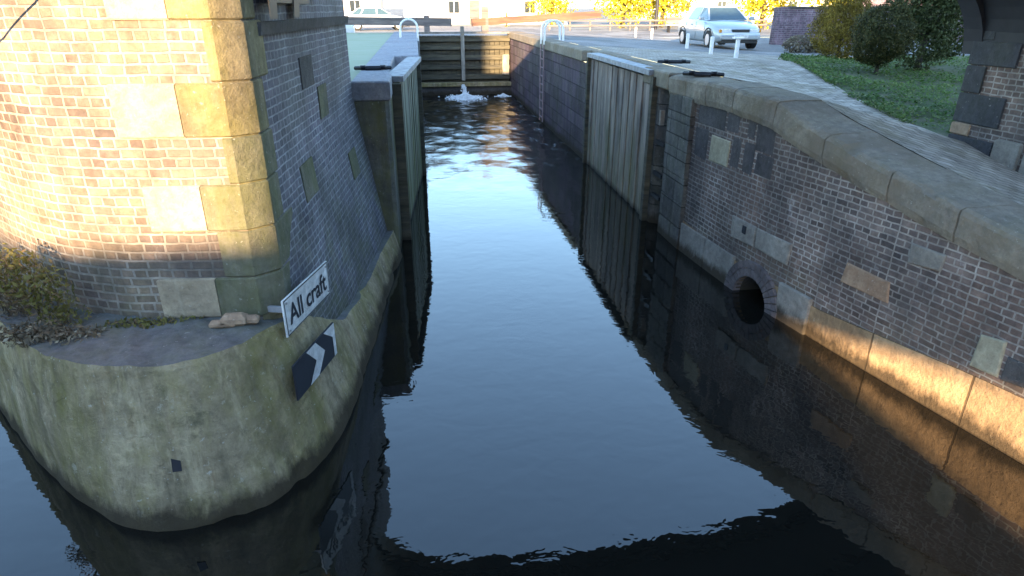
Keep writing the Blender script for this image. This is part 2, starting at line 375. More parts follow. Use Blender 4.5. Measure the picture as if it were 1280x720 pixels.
def thing(name, loc, label, cat, group=None):
    o = bpy.data.objects.new(name, None); COL.objects.link(o); o.location = loc; o.empty_display_size = .3
    o['_o'] = list(loc); o['label'] = label; o['category'] = cat
    if group: o['group'] = group
    return o
def tag(o, label, cat, group=None):
    o['label'] = label; o['category'] = cat
    if group: o['group'] = group
    return o
def struct(o): o['kind'] = 'structure'; return o
def copy_tree(o, parent=None):
    c = o.copy(); COL.objects.link(c)
    if parent is not None: c.parent = parent
    for ch in list(o.children): copy_tree(ch, c)
    return c
def lerp(a, b, t): return a+(b-a)*t
def interp(tab, y):
    if y <= tab[0][0]: return tab[0][1]
    for (a, b), (c, d) in zip(tab, tab[1:]):
        if y <= c: return lerp(b, d, (y-a)/(c-a))
    return tab[-1][1]
def frange(a, b, n): return [a+(b-a)*i/n for i in range(n+1)]

# ---------------------------------------------------------------- profiles
RX = [(-12, 9.3), (-2, 6.6), (2, 5.6), (3.9, 5.12), (5, 4.87), (6, 4.65), (7.2, 4.42), (8.2, 4.28), (9.5, 4.18), (10.6, 4.14)]
def rx(y): return interp(RX, y)
BT = [(-12, 1.15), (0, 1.2), (2, 1.25), (4.4, 1.66), (5, 1.77), (6, 1.98), (7.1, 2.23), (7.6, 2.38), (8.85, 2.47), (9.5, 2.47)]
def btop(y): return interp(BT, y)
def ctop(y): return btop(y)+.25+interp([(2, .0), (3.5, .0), (6.5, .04), (8, .04), (9.4, .0)], y)
def ground_h(x, y):
    k = min(1, max(0, (y-9)/6))
    xx = rx(min(y, 10.6))+.55
    d1 = .27*min(max(x-xx, 0), 2.4); d2 = .055*min(max(x-4.8, 0), 7)
    return ctop(y)-lerp(d1, d2, k)-.004

# ---------------------------------------------------------------- water
def wave_h(x, y):
    k = min(1, max(0, (y-13)/12))
    return k*(mn.noise(Vector((x*1.6, y*1.1, 0)))*.05+mn.noise(Vector((x*4, y*3, 3)))*.022)
mb = MB(); nx, ny = 60, 220
xs = frange(-.1, 4.6, nx); ys = frange(9, 31.2, ny)
vs = [[(x, y, wave_h(x, y)) for x in xs] for y in ys]
for j in range(ny):
    for i in range(nx): mb.face([vs[j][i], vs[j][i+1], vs[j+1][i+1], vs[j+1][i]])
for a in [(-60, -14, 60, 9), (-60, 9, -.1, 33), (4.6, 9, 60, 33)]:
    mb.face([(a[0], a[1], 0), (a[2], a[1], 0), (a[2], a[3], 0), (a[0], a[3], 0)])
struct(mb.build('water', 'water', smooth=True, merge=True))
mb = MB(); mb.face([(-3, 31.9, 2.32), (10, 31.9, 2.32), (10, 33.9, 2.32), (-3, 33.9, 2.32)])
struct(mb.build('water', 'water'))
# foam mound where the paddle water boils up below the gate
def foam(cx, cy, rx_, ry, h, n, jet=0):
    mb = MB()
    for k in range(jet):
        t = random.random(); x = cx+random.gauss(0, .03+.05*t); y = cy+1.1-t*1.0+random.gauss(0, .03); z = max(.03, .42-.38*t*t+random.gauss(0, .03)); s_ = random.uniform(.008, .022)
        mb.face([(x-s_, y, z-s_*2), (x+s_, y, z-s_*2), (x+s_, y+s_, z+s_*2), (x-s_, y, z+s_*2)])
    for k in range(n):
        a = random.random()*6.283; r = abs(random.gauss(0, .42))
        x = cx+math.cos(a)*r*rx_; y = cy+math.sin(a)*r*ry; z = .02+h*max(0, 1-r)**2.2*random.uniform(.2, 2.6)
        s_ = random.uniform(.012, .035)
        for t in ([(1, 0, 0), (0, 1, 0), (0, 0, 1)], [(-1, 0, 0), (0, -1, 0), (0, 0, 1)], [(1, 0, 0), (0, 0, 1), (0, -1, 0)], [(-1, 0, 0), (0, 0, 1), (0, 1, 0)]):
            mb.face([(x+p[0]*s_*1.6, y+p[1]*s_, z+p[2]*s_) for p in t])
    return mb
M['foam'] = plain('white_foam', (.75, .78, .8), .5, bump=0)
f = foam(2.0, 29.6, .85, 1.0, .09, 2400, 220).build('foam', 'foam'); f['kind'] = 'stuff'
f = foam(3.75, 30.0, .35, .5, .05, 250, 0).build('foam', 'foam'); f['kind'] = 'stuff'

# ---------------------------------------------------------------- ground
def grid(x0, x1, nx, ys, zf, xa=None, xb=None):
    mb = MB()
    rows = []
    for y in ys:
        a = xa(y) if xa else x0; b = xb(y) if xb else x1
        rows.append([(lerp(a, b, i/nx), y) for i in range(nx+1)])
    for A, B in zip(rows, rows[1:]):
        for i in range(nx):
            P = [A[i], A[i+1], B[i+1], B[i]]
            mb.face([(x, y, zf(x, y)) for x, y in P], [(x, y) for x, y in P])
    return mb
XO = [(-12, 12.3), (4, 7.1), (6.6, 7.12), (7.9, 7.2), (11, 7.75), (13, 8.35), (15, 9.0), (17, 9.6), (19, 11)]
def xo(y): return interp(XO, y)
cb = lambda y: rx(min(y, 10.6))+.55 if y < 10.6 else 4.69
struct(grid(0, 0, 12, frange(-12, 19, 90), ground_h, cb, xo).build('path', 'setts', merge=True, smooth=True))
struct(grid(0, 0, 30, frange(-12, 19, 60), lambda x, y: ground_h(x, y)+.05*mn.noise(Vector((x, y, 0)))*min(1, (x-xo(y))*2), xo, lambda y: 60).build('grass_bank', 'soil', merge=True, smooth=True))
struct(grid(4.69, 60, 40, frange(19, 33, 14), ground_h, None, None).build('yard', 'concrete', merge=True, smooth=True))
mb = MB()
mb.face([(-1500, 33, 2.34), (1500, 33, 2.34), (1500, 1800, 2.34), (-1500, 1800, 2.34)])
mb.face([(-1500, -1500, 2.0), (1500, -1500, 2.0), (1500, -14, 2.0), (-1500, -14, 2.0)])
mb.face([(60, -14, 2.0), (1500, -14, 2.0), (1500, 33, 2.0), (60, 33, 2.0)])
mb.face([(-1500, -14, 2.0), (-14, -14, 2.0), (-14, 33, 2.0), (-1500, 33, 2.0)])
mb.face([(-14, -14, 2.0), (-14, 33, 2.0), (-14, 33, -.5), (-14, -14, -.5)])
mb.face([(-1500, -14, 2.0), (1500, -14, 2.0), (1500, -14, -.5), (-1500, -14, -.5)])
mb.face([(-14, 33, 2.338), (-14, 33, -.5), (-5, 33, -.5), (-5, 33, 2.338)])
struct(mb.build('ground', 'concrete'))
# low green ground cover on the bank
mb = MB()
for k in range(42000):
    y = 8+11*random.random(); w = 6.5 if y > 9 else 2
    x = xo(y)-.1+w*random.random()**1.5
    if y < 9 and x < 7.4: continue
    nv = mn.noise(Vector((x*1.1, y*1.1, 5)))+.5*mn.noise(Vector((x*4, y*4, 2)))
    if nv < -.05 and random.random() < .85: continue
    z = ground_h(x, y)+random.uniform(0, .05)*(1+nv*2); a = random.random()*6.28; s_ = random.uniform(.012, .032)
    u = Vector((math.cos(a), math.sin(a), random.uniform(-.5, .7)))*s_; v_ = Vector((-math.sin(a), math.cos(a), random.uniform(-.2, .9)))*s_*.7
    c = Vector((x, y, z+.01)); mb.face([c-u, c-v_, c+u, c+v_])
g = mb.build('ground_cover', 'grass'); g['kind'] = 'stuff'
# left island ground
struct(grid(-5, -.98, 8, frange(9.96, 31.5, 20), lambda x, y: 2.69+.0*x).build('ground', 'pale_grass'))
mb = MB(); mb.face([(-5, 9.96, 2.69), (-5, 31.5, 2.69), (-5, 31.5, -.5), (-5, 9.96, -.5)]); mb.face([(-5, 31.5, 2.69), (-.55, 31.5, 2.69), (-.55, 33, 2.34), (-5, 33, 2.34)])
mb.face([(-5, 9.96, 2.69), (-1.05, 9.96, 2.69), (-1.05, 9.96, -.5), (-5, 9.96, -.5)])
struct(mb.build('ground', 'left_stone'))

# ---------------------------------------------------------------- bridge pier
pier = thing('bridge_pier', (-2.6, 6.5, 0), 'rounded brick bridge pier with yellow stone quoins standing in the water', 'pier')
shaft = [(-5.0, 9.9), (-5.0, 7.9), (-4.7, 7.2), (-4.2, 6.6), (-3.85, 6.22), (-3.5, 5.88), (-3.2, 5.62), (-2.9, 5.42), (-2.55, 5.28), (-2.1, 5.2), (-1.43, 5.15)]
def smooth_pts(P, n=3):
    for _ in range(n):
        Q = [P[0]]
        for a, b in zip(P, P[1:]): Q += [(lerp(a[0], b[0], .25), lerp(a[1], b[1], .25)), (lerp(a[0], b[0], .75), lerp(a[1], b[1], .75))]
        P = Q+[P[-1]]
    return P
front = smooth_pts(shaft, 2)
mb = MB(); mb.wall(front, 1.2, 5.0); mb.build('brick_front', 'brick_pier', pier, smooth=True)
side = [(-1.27, 5.29), (-.98, 9.9)]
mb = MB()
sb = [(-1.24, 5.29), (-1.02, 6.2), (-.62, 9.9)]
def sidep(y, z):
    xt = interp([(5.29, -1.27), (9.9, -.98)], y); xb = interp([(5.29, -1.25), (6.2, -1.04), (9.9, -.62)], y); return (lerp(xb, xt, min(1, max(0, (z-.35)/2.2))), y, z)
ysd = frange(5.29, 9.9, 24); zsd = [.2, .35, .6, .9, 1.2, 1.6, 2.0, 2.55, 3.2, 4.0, 5.0]
for ya, yb in zip(ysd, ysd[1:]):
    for za, zb in zip(zsd, zsd[1:]): mb.face([sidep(ya, za), sidep(yb, za), sidep(yb, zb), sidep(ya, zb)], [(ya, za), (yb, za), (yb, zb), (ya, zb)])
for za, zb in zip(zsd, zsd[1:]): mb.face([sidep(9.9, za), (-1.6, 9.9, za), (-1.6, 9.9, zb), sidep(9.9, zb)])
mb.face([(-.98, 9.95, .9), (-5.0, 9.9, .9), (-5, 9.9, 5), (-.98, 9.9, 5)])
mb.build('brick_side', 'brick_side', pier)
mb = MB(); mb.wall([(-1.43, 5.15), (-1.27, 5.29)], 1.2, 5.0); mb.build('corner_face', 'quoin_y', pier)
mb = MB(); mb.face([(*p, 5.0) for p in front]+[(-1.27, 5.29, 5.0), (-.98, 9.9, 5.0)]); mb.build('pier_top', 'coping', pier)
# plinth
rim = smooth_pts([(-5.5, 9.9), (-5.4, 7.6), (-4.6, 6.5), (-3.9, 5.7), (-3.3, 5.0), (-2.82, 4.6), (-2.35, 4.42), (-1.85, 4.42), (-1.5, 4.62), (-1.33, 4.95), (-1.2, 5.35), (-1.07, 5.8), (-.95, 6.4), (-.8, 7.8), (-.56, 9.9)], 2)
base = smooth_pts([(-6.1, 9.9), (-5.9, 7.9), (-5.0, 6.8), (-4.3, 6.0), (-3.57, 5.15), (-2.9, 4.48), (-2.4, 4.15), (-1.85, 4.1), (-1.35, 4.3), (-1.06, 4.7), (-.93, 5.1), (-.83, 5.6), (-.76, 6.3), (-.65, 7.8), (-.43, 9.9)], 2)
def rz(i):
    x, y = rim[i]
    return 1.285 if x < -1.6 or y < 4.9 else interp([(4.9, 1.285), (5.35, 1.2), (5.8, .92), (6.4, .6), (7.2, .46), (9.9, .44)], y)
lev = [(-.6, -.15), (0, 0), (.24, .2), (.55, .48), (.78, .7), (.91, .84), (.975, .93), (1.0, 1.0)]
def dens(P, k): return [(lerp(a[0], b[0], t/k), lerp(a[1], b[1], t/k)) for a, b in zip(P, P[1:]) for t in range(k)]+[P[-1]]
rzl = [(0, rz(i)) for i in range(len(rim))]
rimd, based, rzd = dens(rim, 4), dens(base, 4), [q[1] for q in dens(rzl, 4)]
fl = []
for k in range(len(lev)-1): fl += [(lerp(lev[k][0], lev[k+1][0], t/5), lerp(lev[k][1], lev[k+1][1], t/5)) for t in range(5)]
fl.append(lev[-1])
def ppos(i, kz, t):
    a, b = based[i], rimd[i]; zz_ = rzd[i]*kz if kz > 0 else kz
    p = Vector((lerp(a[0], b[0], t), lerp(a[1], b[1], t), zz_))
    o_ = Vector((p.x+2.7, p.y-8.2, 0)).normalized()
    nz = mn.noise(Vector((p.x*1.6, p.y*1.6, p.z*1.6)))*.028+mn.noise(Vector((p.x*6, p.y*6, p.z*6)))*.013
    ch = max(0, mn.noise(Vector((p.x*3.2+9, p.y*3.2, p.z*3.2)))-.33)*.13
    dz = (mn.noise(Vector((p.x*2.3, p.y*2.3, 7)))*.03+mn.noise(Vector((p.x*8, p.y*8, 3)))*.018) if kz > .9 else 0
    return p+o_*(nz-ch)+Vector((0, 0, dz))
def pl(i, t): 
    a, b = base[i], rim[i]; return (lerp(a[0], b[0], t), lerp(a[1], b[1], t))
G = [[ppos(i, kz, t) for i in range(len(based))] for kz, t in fl]
mb = MB(); u = 0
for i in range(len(based)-1):
    for k in range(len(fl)-1): mb.face([G[k][i], G[k][i+1], G[k+1][i+1], G[k+1][i]])
mb.build('plinth', 'plinth', pier, smooth=True, merge=True)
mb = MB()
def inn(p):
    c = Vector((-2.8, max(6.2, p.y+.5), 0)); d = Vector((c.x-p.x, c.y-p.y, 0)).normalized()*1.15; return Vector((p.x+d.x, p.y+d.y, p.z+.012))
for i in range(len(rimd)-1):
    a, b = G[-1][i], G[-1][i+1]
    pr = [(a.lerp(inn(a), t)+Vector((0, 0, mn.noise(a.lerp(inn(a), t)*4)*.02*(t > 0))), b.lerp(inn(b), t)+Vector((0, 0, mn.noise(b.lerp(inn(b), t)*4)*.02*(t > 0)))) for t in (0, .1, .3, .5, .7, .85, 1)]
    for (p, q), (p2, q2) in zip(pr, pr[1:]): mb.face([p, q, q2, p2])
mb.build('plinth_ledge', 'rim', pier, smooth=True, merge=True)
# small hole in plinth: flush dark patch painted as its inner shade
def on_plinth(i_f, t, out=.0):
    i = int(i_f); fr = i_f-i; a = pl(i, t); b = pl(min(i+1, len(base)-1), t)
    return Vector((lerp(a[0], b[0], fr), lerp(a[1], b[1], fr), 0))
i0 = min(range(len(based)), key=lambda i: abs(lerp(based[i][0], rimd[i][0], .3)+2.03)+(0 if based[i][1] < 4.6 else 9)); k0 = min(range(len(fl)), key=lambda k: abs(fl[k][0]*1.285-.45))
mb = MB(); q = [G[k0][i0], G[k0][i0+2], G[k0+1][i0+2], G[k0+1][i0]]; q[3] = q[3]+(q[3]-q[0])*.35
mb.hexa([p+Vector((0, .03, 0)) for p in q], [p+Vector((0, -.006, .002)) for p in q]); mb.build('hole_shade', 'dark_iron', pier)
# quoin stones wrapping the corner
def corner_block(z0, z1, lf, ls, mat, lf0=0.0, proud=.022, nm='quoin_stone'):
    mb = MB(); b = .012
    # front going left by lf from (-1.43,5.15); side going along by ls
    p = proud
    fd = Vector((-.67, .05)).normalized(); sdv = Vector((.29, 3.91)).normalized()
    A = Vector((-1.43, 5.15)); B = Vector((-1.27, 5.29))
    nf = Vector((-.07, -1)).normalized(); ns = Vector((1, -.07)).normalized(); nc = Vector((.66, -.75)).normalized()
    path = []
    if lf > lf0: path += [A+fd*lf+nf*-.03, A+fd*lf+nf*p, A+fd*lf0+nf*p]
    if lf0 == 0:
        path += [] if lf > 0 else [A+nf*-.03+nf*0]
        path += [B+ns*p+Vector((0, -.01))]
        path += [B+sdv*ls+ns*p, B+sdv*ls-ns*.03]
    else: path += [A+fd*lf0+nf*-.03]
    P = [(q.x, q.y) for q in path]
    mb.wall(P, z0+b, z1-b)
    c = sum((Vector(q) for q in P), Vector((0, 0)))/len(P)
    ins = [tuple(Vector(q)+(c-Vector(q))*.0+((A+B)/2+Vector((-.15, .15))-Vector(q)).normalized()*.015) for q in P]
    for i in range(len(P)-1):
        mb.face([(*P[i], z1-b), (*P[i+1], z1-b), (*ins[i+1], z1), (*ins[i], z1)])
        mb.face([(*ins[i], z0), (*ins[i+1], z0), (*P[i+1], z0+b), (*P[i], z0+b)])
    mb.face([(*q, z1) for q in ins]); mb.face([(*q, z0) for q in reversed(ins)])
    return mb.build(nm, mat, pier)
zz = 1.30
courses = [(1.30, 1.66, .80, .30, 'L'), (1.66, 2.06, .02, .55, 'S'), (2.06, 2.44, .74, .28, 'L'), (2.44, 2.80, .04, .30, 'S'), (2.80, 3.20, .82, .24, 'L'), (3.20, 3.62, .10, .42, 'S'), (3.62, 4.02, .7, .3, 'L'), (4.02, 4.5, .1, .4, 'S'), (4.5, 4.98, .7, .3, 'L')]
for k, (z0, z1, lf, ls, ty) in enumerate(courses):
    m1 = ['quoin_g', 'quoin_g', 'quoin_g', 'quoin_g', 'quoin_y', 'quoin_y', 'quoin_y', 'quoin_y', 'quoin_y'][k]
    if ty == 'L':
        sp = lf*.42
        corner_block(z0+.004, z1-.004, sp-.006, ls, m1)
        corner_block(z0+.004, z1-.004, lf, 0, 'quoin_l', lf0=sp)
    else:
        corner_block(z0+.004, z1-.004, .24 if k == 1 else .07, ls, m1)
# odd stones let into the brick side
for (t0, t1, z0, z1, m_) in [(.22, .33, 1.95, 2.3, 'quoin_g'), (.5, .6, 2.55, 2.9, 'quoin_g'), (.72, .82, 1.6, 1.95, 'quoin_g'), (.35, .47, 2.95, 3.25, 'dark_stone')]:
    ya, yb = lerp(5.29, 9.9, t0), lerp(5.29, 9.9, t1); q = [Vector(sidep(ya, z0)), Vector(sidep(yb, z0)), Vector(sidep(ya, z1)), Vector(sidep(yb, z1))]; e = Vector((.012, 0, 0)); k_ = Vector((.06, 0, 0))
    MB().hexa([q[0]-k_, q[0]+e, q[1]+e, q[1]-k_], [q[2]-k_, q[2]+e, q[3]+e, q[3]-k_]).build('wall_stone', m_, pier)
# impost moulding under the arch, on the side
MB().hexa([(-1.0, 5.4, 3.42), (-1.13, 5.4, 3.42), (-1.0, 9.85, 3.42), (-.88, 9.85, 3.42)][::1] if False else [(-1.4, 5.6, 3.5), (-1.21, 5.6, 3.5), (-.94, 9.85, 3.5), (-1.1, 9.85, 3.5)],
          [(-1.4, 5.6, 3.6), (-1.19, 5.6, 3.6), (-.92, 9.85, 3.6), (-1.1, 9.85, 3.6)]).build('impost', 'dark_stone', pier)

# ---------------------------------------------------------------- signs on the pier
def board(name, L, Rr, h, label, cat='sign'):
    L = Vector(L); Rr = Vector(Rr); w = (Rr-L).length
    o = thing(name, tuple((L+Rr)/2-Vector((0, 0, h/2))), label, cat)
    d = (Rr-L).normalized(); n = Vector((d.y, -d.x, 0)).normalized()
    return o, L, Rr, d, n, w
def sheet(mb, L, d, n, pts, off):
    mb.face([tuple(L+d*x+Vector((0, 0, z))+n*off) for x, z in pts])
o, L, Rr, d, n, w = board('craft_sign', (-1.2, 4.93, 1.35), (-.96, 5.82, 1.35), .32, 'white board with black lettering fixed to the pier corner, above the chevron board')
h = .165
mb = MB(); P = [L-n*.015, Rr-n*.015, Rr+n*.0, L+n*.0]
mb.hexa([tuple(p-Vector((0, 0, h))) for p in P], [tuple(p+Vector((0, 0, h))) for p in P]); mb.build('board', 'sign_white', o)
mb = MB()
for (x0, x1, z0, z1) in [(.01, w-.01, h-.014, h-.004), (.01, w-.01, -h+.004, -h+.014), (.01, .02, -h+.014, h-.014), (w-.02, w-.01, -h+.014, h-.014)]:
    sheet(mb, L, d, n, [(x0, z0), (x1, z0), (x1, z1), (x0, z1)], .003)
mb.build('border', 'sign_black', o)
for bx in (.05, w-.05):
    for bz in (-h+.04, h-.04):
        p = L+d*bx+Vector((0, 0, bz)); MB().tube([p, p+n*.01], .009, 8).build('bolt', 'sign_grey', o)
cu = bpy.data.curves.new('lettering', 'FONT'); cu.body = 'All craft'; cu.size = .27; cu.extrude = .001; cu.align_x = 'CENTER'; cu.align_y = 'CENTER'; cu.offset = .004
to = bpy.data.objects.new('lettering', cu); COL.objects.link(to)
dg = bpy.context.evaluated_depsgraph_get(); me = bpy.data.meshes.new_from_object(to.evaluated_get(dg)); bpy.data.objects.remove(to)
xsm = [v.co.x for v in me.vertices]; ym = [v.co.y for v in me.vertices]; wx = max(xsm)-min(xsm); kx = (w*.84)/wx
mid = (L+Rr)/2; yc = (max(ym)+min(ym))/2
for v in me.vertices: v.co = (mid+d*((v.co.x)*kx)+Vector((0, 0, (v.co.y-yc)*.92))+n*(.004+v.co.z))-Vector(o['_o'])
me.materials.clear(); me.materials.append(M['sign_black']); lo = bpy.data.objects.new('lettering', me); COL.objects.link(lo); lo.parent = o
for t in (.2, .8):
    p = L.lerp(Rr, t)-n*.016; MB().beam(p, p-n*.22, .03, .05).build('bracket', 'sign_grey', o)
o, L, Rr, d, n, w = board('chevron_sign', (-1.145, 4.72, .86), (-.915, 5.5, .86), .3, 'black board with a white chevron arrow low on the mossy pier plinth')
h = .165
mb = MB(); P = [L-n*.015, Rr-n*.015, Rr, L]
mb.hexa([tuple(p-Vector((0, 0, h))) for p in P], [tuple(p+Vector((0, 0, h))) for p in P]); mb.build('board', 'sign_black', o)
mb = MB()
a = w*.26
for x0 in (w*.42,):
    sheet(mb, L, d, n, [(x0-a*.5, -h+.004), (x0+a*.35, -h+.004), (x0+a*1.1, 0), (x0+a*.25, 0)], .003)
    sheet(mb, L, d, n, [(x0+a*.25, 0), (x0+a*1.1, 0), (x0+a*.35, h-.004), (x0-a*.5, h-.004)], .003)
sheet(mb, L, d, n, [(w*.93, -h+.004), (w-.004, -h+.004), (w-.004, h-.004), (w*.72, h-.004), (w*.93, h*.25)], .003)
mb.build('chevron', 'sign_white', o)
for t in (.25, .75):
    p = L.lerp(Rr, t)-n*.016; MB().beam(p, p-n*.18, .03, .05).build('bracket', 'sign_grey', o)

# cable
mb = MB(); mb.tube([(-4.3, 5.9, 3.2), (-3.6, 5.3, 3.38), (-3.1, 5.12, 3.58), (-2.7, 5.1, 3.78), (-2.3, 5.1, 4.05), (-1.9, 5.1, 4.4), (-1.6, 5.08, 4.9)], .008, 6)
tag(mb.build('cable', 'dark_iron', origin=(-2.3, 5.1, 4.0)), 'thin dark cable hanging across the sunlit pier brickwork', 'cable')

# ---------------------------------------------------------------- bridge
br = thing('arched_bridge', (3, 6.85, 3.3), 'dark iron arched bridge overhead springing from the pier to the right abutment', 'bridge')
def soff(x): 
    u = (x-3.0)/4.12; u = max(-1, min(1, u)); base_ = lerp(3.62, 3.15, (x+1.12)/8.24)
    return base_+1.49*max(0, 1-abs(u)**2.7)**.47
AX = [3.0-4.12*math.cos(math.pi*i/40) for i in range(41)]
for y0, y1 in ((5.6, 5.9), (6.7, 7.0), (7.8, 8.1)):
    mb = MB()
    for a, b in zip(AX, AX[1:]):
        mb.hexa([(a, y0, soff(a)), (b, y0, soff(b)), (b, y1, soff(b)), (a, y1, soff(a))], [(a, y0, soff(a)+.42), (b, y0, soff(b)+.42), (b, y1, soff(b)+.42), (a, y1, soff(a)+.42)])
    mb.build('arch_rib', 'dark_iron', br)
mb = MB()
for y0, y1 in ((5.9, 6.7), (7.0, 7.8)):
    for a, b in zip(AX, AX[1:]):
        mb.hexa([(a, y0, soff(a)+.12), (b, y0, soff(b)+.12), (b, y1, soff(b)+.12), (a, y1, soff(a)+.12)], [(a, y0, soff(a)+.3), (b, y0, soff(b)+.3), (b, y1, soff(b)+.3), (a, y1, soff(a)+.3)])
mb.build('arch_soffit', 'dark_iron', br)
mb = MB(); mb.box(-1.1, 9.5, 5.55, 8.15, 5.48, 5.75); mb.build('deck', 'dark_stone', br)
for y0 in (5.62, 7.93):
    for side_x in (-1, 1):
      mb = MB()
      for a, b in zip(AX, AX[1:]):
        if ((a+b)/2-3)*side_x > 0:
            mb.hexa([(a, y0, soff(a)+.422), (b, y0, soff(b)+.422), (b, y0+.14, soff(b)+.422), (a, y0+.14, soff(a)+.422)], [(a, y0, 5.478), (b, y0, 5.478), (b, y0+.14, 5.478), (a, y0+.14, 5.478)])
      mb.build('spandrel', 'grey_stone', br)
    MB().box(-1.1, 9.5, y0-.02, y0+.2, 5.752, 6.05).build('parapet', 'grey_stone', br)
mb = MB(); mb.box(-14, -5.01, 5.6, 8.1, 4.4, 5.2); mb.box(-5, -1.12, 5.6, 8.1, 5.002, 6.05)
mb.build('side_span', 'dark_stone', br)

# ---------------------------------------------------------------- right abutment
ab = thing('bridge_abutment', (8.3, 6, 1.9), 'dark brick bridge abutment with stone quoins beside the sett path', 'abutment')
mb = MB(); mb.wall([(7.16, 3.0), (7.13, 7.9)], 1.3, 5.46, u0=.1); mb.wall([(7.13, 7.9), (9.5, 7.9)], 1.3, 5.46); mb.wall([(9.5, 7.9), (9.5, 3), (7.16, 3)], 1.3, 5.46)
mb.face([(7.16, 3, 5.46), (9.5, 3, 5.46), (9.5, 7.9, 5.46), (7.13, 7.9, 5.46)])
mb.build('brickwork', 'brick', ab)
zq = 1.85; k = 0
for hq in [.3, .16, .38, .34, .3, .36, .32, .35, .3, .35, .3]:
    ln = .72 if k % 2 == 0 else .3
    MB().bevbox(7.105, 7.13+(.35 if k % 2 else .6), 7.93-ln, 7.93, zq, zq+hq-.012, .012).build('quoin_stone', 'rust_stone' if k == 1 else 'dark_quoin', ab)
    zq += hq; k += 1
mb = MB()
for k in range(9):
    y = 7.2-k*.45; mb.bevbox(7.09, 7.2, y-.4, y-.03, ground_h(7.1, y)-.1, ground_h(7.1, y)+.16+.08*random.random(), .02)
mb.build('footing_stone', 'pale', ab)
MB().bevbox(7.07, 7.5, 5.75, 6.9, 2.62, 2.95, .02).build('pale_panel', 'pale', ab)

# ---------------------------------------------------------------- right wing wall
wing = thing('wing_wall', (4.6, 6, 0), 'long purple brick wing wall with sloping stone coping right of the lock tail', 'wall')
def culvert_cut(obj, cy, rad, zc):
    cut = MB(); n = 24
    cx = rx(cy)
    A = [(cx-1, cy+rad*math.cos(t), zc+rad*math.sin(t)) for t in [math.pi*i/n for i in range(n+1)]]
    A = [(cx-1, cy+rad, -.55)]+A+[(cx-1, cy-rad, -.55)]
    B = [(x+3.2, y, z) for x, y, z in A]
    cut.face(A); cut.face(B[::-1])
    for i in range(len(A)):
        j = (i+1) % len(A); cut.face([A[j], A[i], B[i], B[j]])
    c = cut.build('cutter', 'dark_stone', merge=True)
    md = obj.modifiers.new('b', 'BOOLEAN'); md.operation = 'DIFFERENCE'; md.object = c; md.solver = 'EXACT'
    bpy.context.view_layer.update(); dg = bpy.context.evaluated_depsgraph_get()
    me = bpy.data.meshes.new_from_object(obj.evaluated_get(dg)); obj.modifiers.clear(); obj.data = me
    bpy.data.objects.remove(c)
def solid_wall(ylist, z0f, z1f, th, off=0, mat='brick', nm='brick_face', parent=None):
    mb = MB(); F = [(rx(y)+off, y) for y in ylist]; B = [(rx(y)+th, y) for y in ylist]
    u = 0
    for i in range(len(ylist)-1):
        y0, y1 = ylist[i], ylist[i+1]; L = math.dist(F[i], F[i+1])
        a, b, c, d_ = z0f(y0), z0f(y1), z1f(y0), z1f(y1)
        mb.face([(*F[i+1], b), (*F[i], a), (*F[i], c), (*F[i+1], d_)], [(u+L, b), (u, a), (u, c), (u+L, d_)])
        mb.face([(*B[i], a), (*B[i+1], b), (*B[i+1], d_), (*B[i], c)])
        mb.face([(*F[i], c), (*B[i], c), (*B[i+1], d_), (*F[i+1], d_)][::1], [(u, 0), (u, th), (u+L, th), (u+L, 0)])
        mb.face([(*F[i], a), (*F[i+1], b), (*B[i+1], b), (*B[i], a)])
        u += L
    for i, y in ((0, ylist[0]), (-1, ylist[-1])):
        mb.face([(*F[i], z0f(y)), (*B[i], z0f(y)), (*B[i], z1f(y)), (*F[i], z1f(y))])
    return mb.build(nm, mat, parent, merge=True)
FT = [(-12, .62), (3, .62), (4.5, .56), (6.3, .40), (6.9, .40), (8.2, .42), (9.6, .5)]
ft = lambda y: interp(FT, y)
YW = [-12, -8, -5, -2, 0, 2]+frange(2.5, 9.6, 30)
bw = solid_wall(YW, lambda y: ft(y), btop, .6, 0, 'brick', 'brick_face', wing)
culvert_cut(bw, 7.5, .36, -.02)
fw = solid_wall(YW, lambda y: -.6, lambda y: ft(y)-.002, .6, -.012, 'sand', 'sandstone_footing', wing)
culvert_cut(fw, 7.5, .36, -.02)
# footing is grey beyond the culvert
for y0, y1 in ((7.98, 8.75), (8.77, 9.58)):
    MB().hexa([(rx(y0)-.045, y0, -.4), (rx(y0)+.1, y0, -.4), (rx(y1)+.1, y1, -.4), (rx(y1)-.045, y1, -.4)], [(rx(y0)-.045, y0, .47), (rx(y0)+.1, y0, .47), (rx(y1)+.1, y1, .47), (rx(y1)-.045, y1, .47)]).build('footing_stone', 'pale', wing)
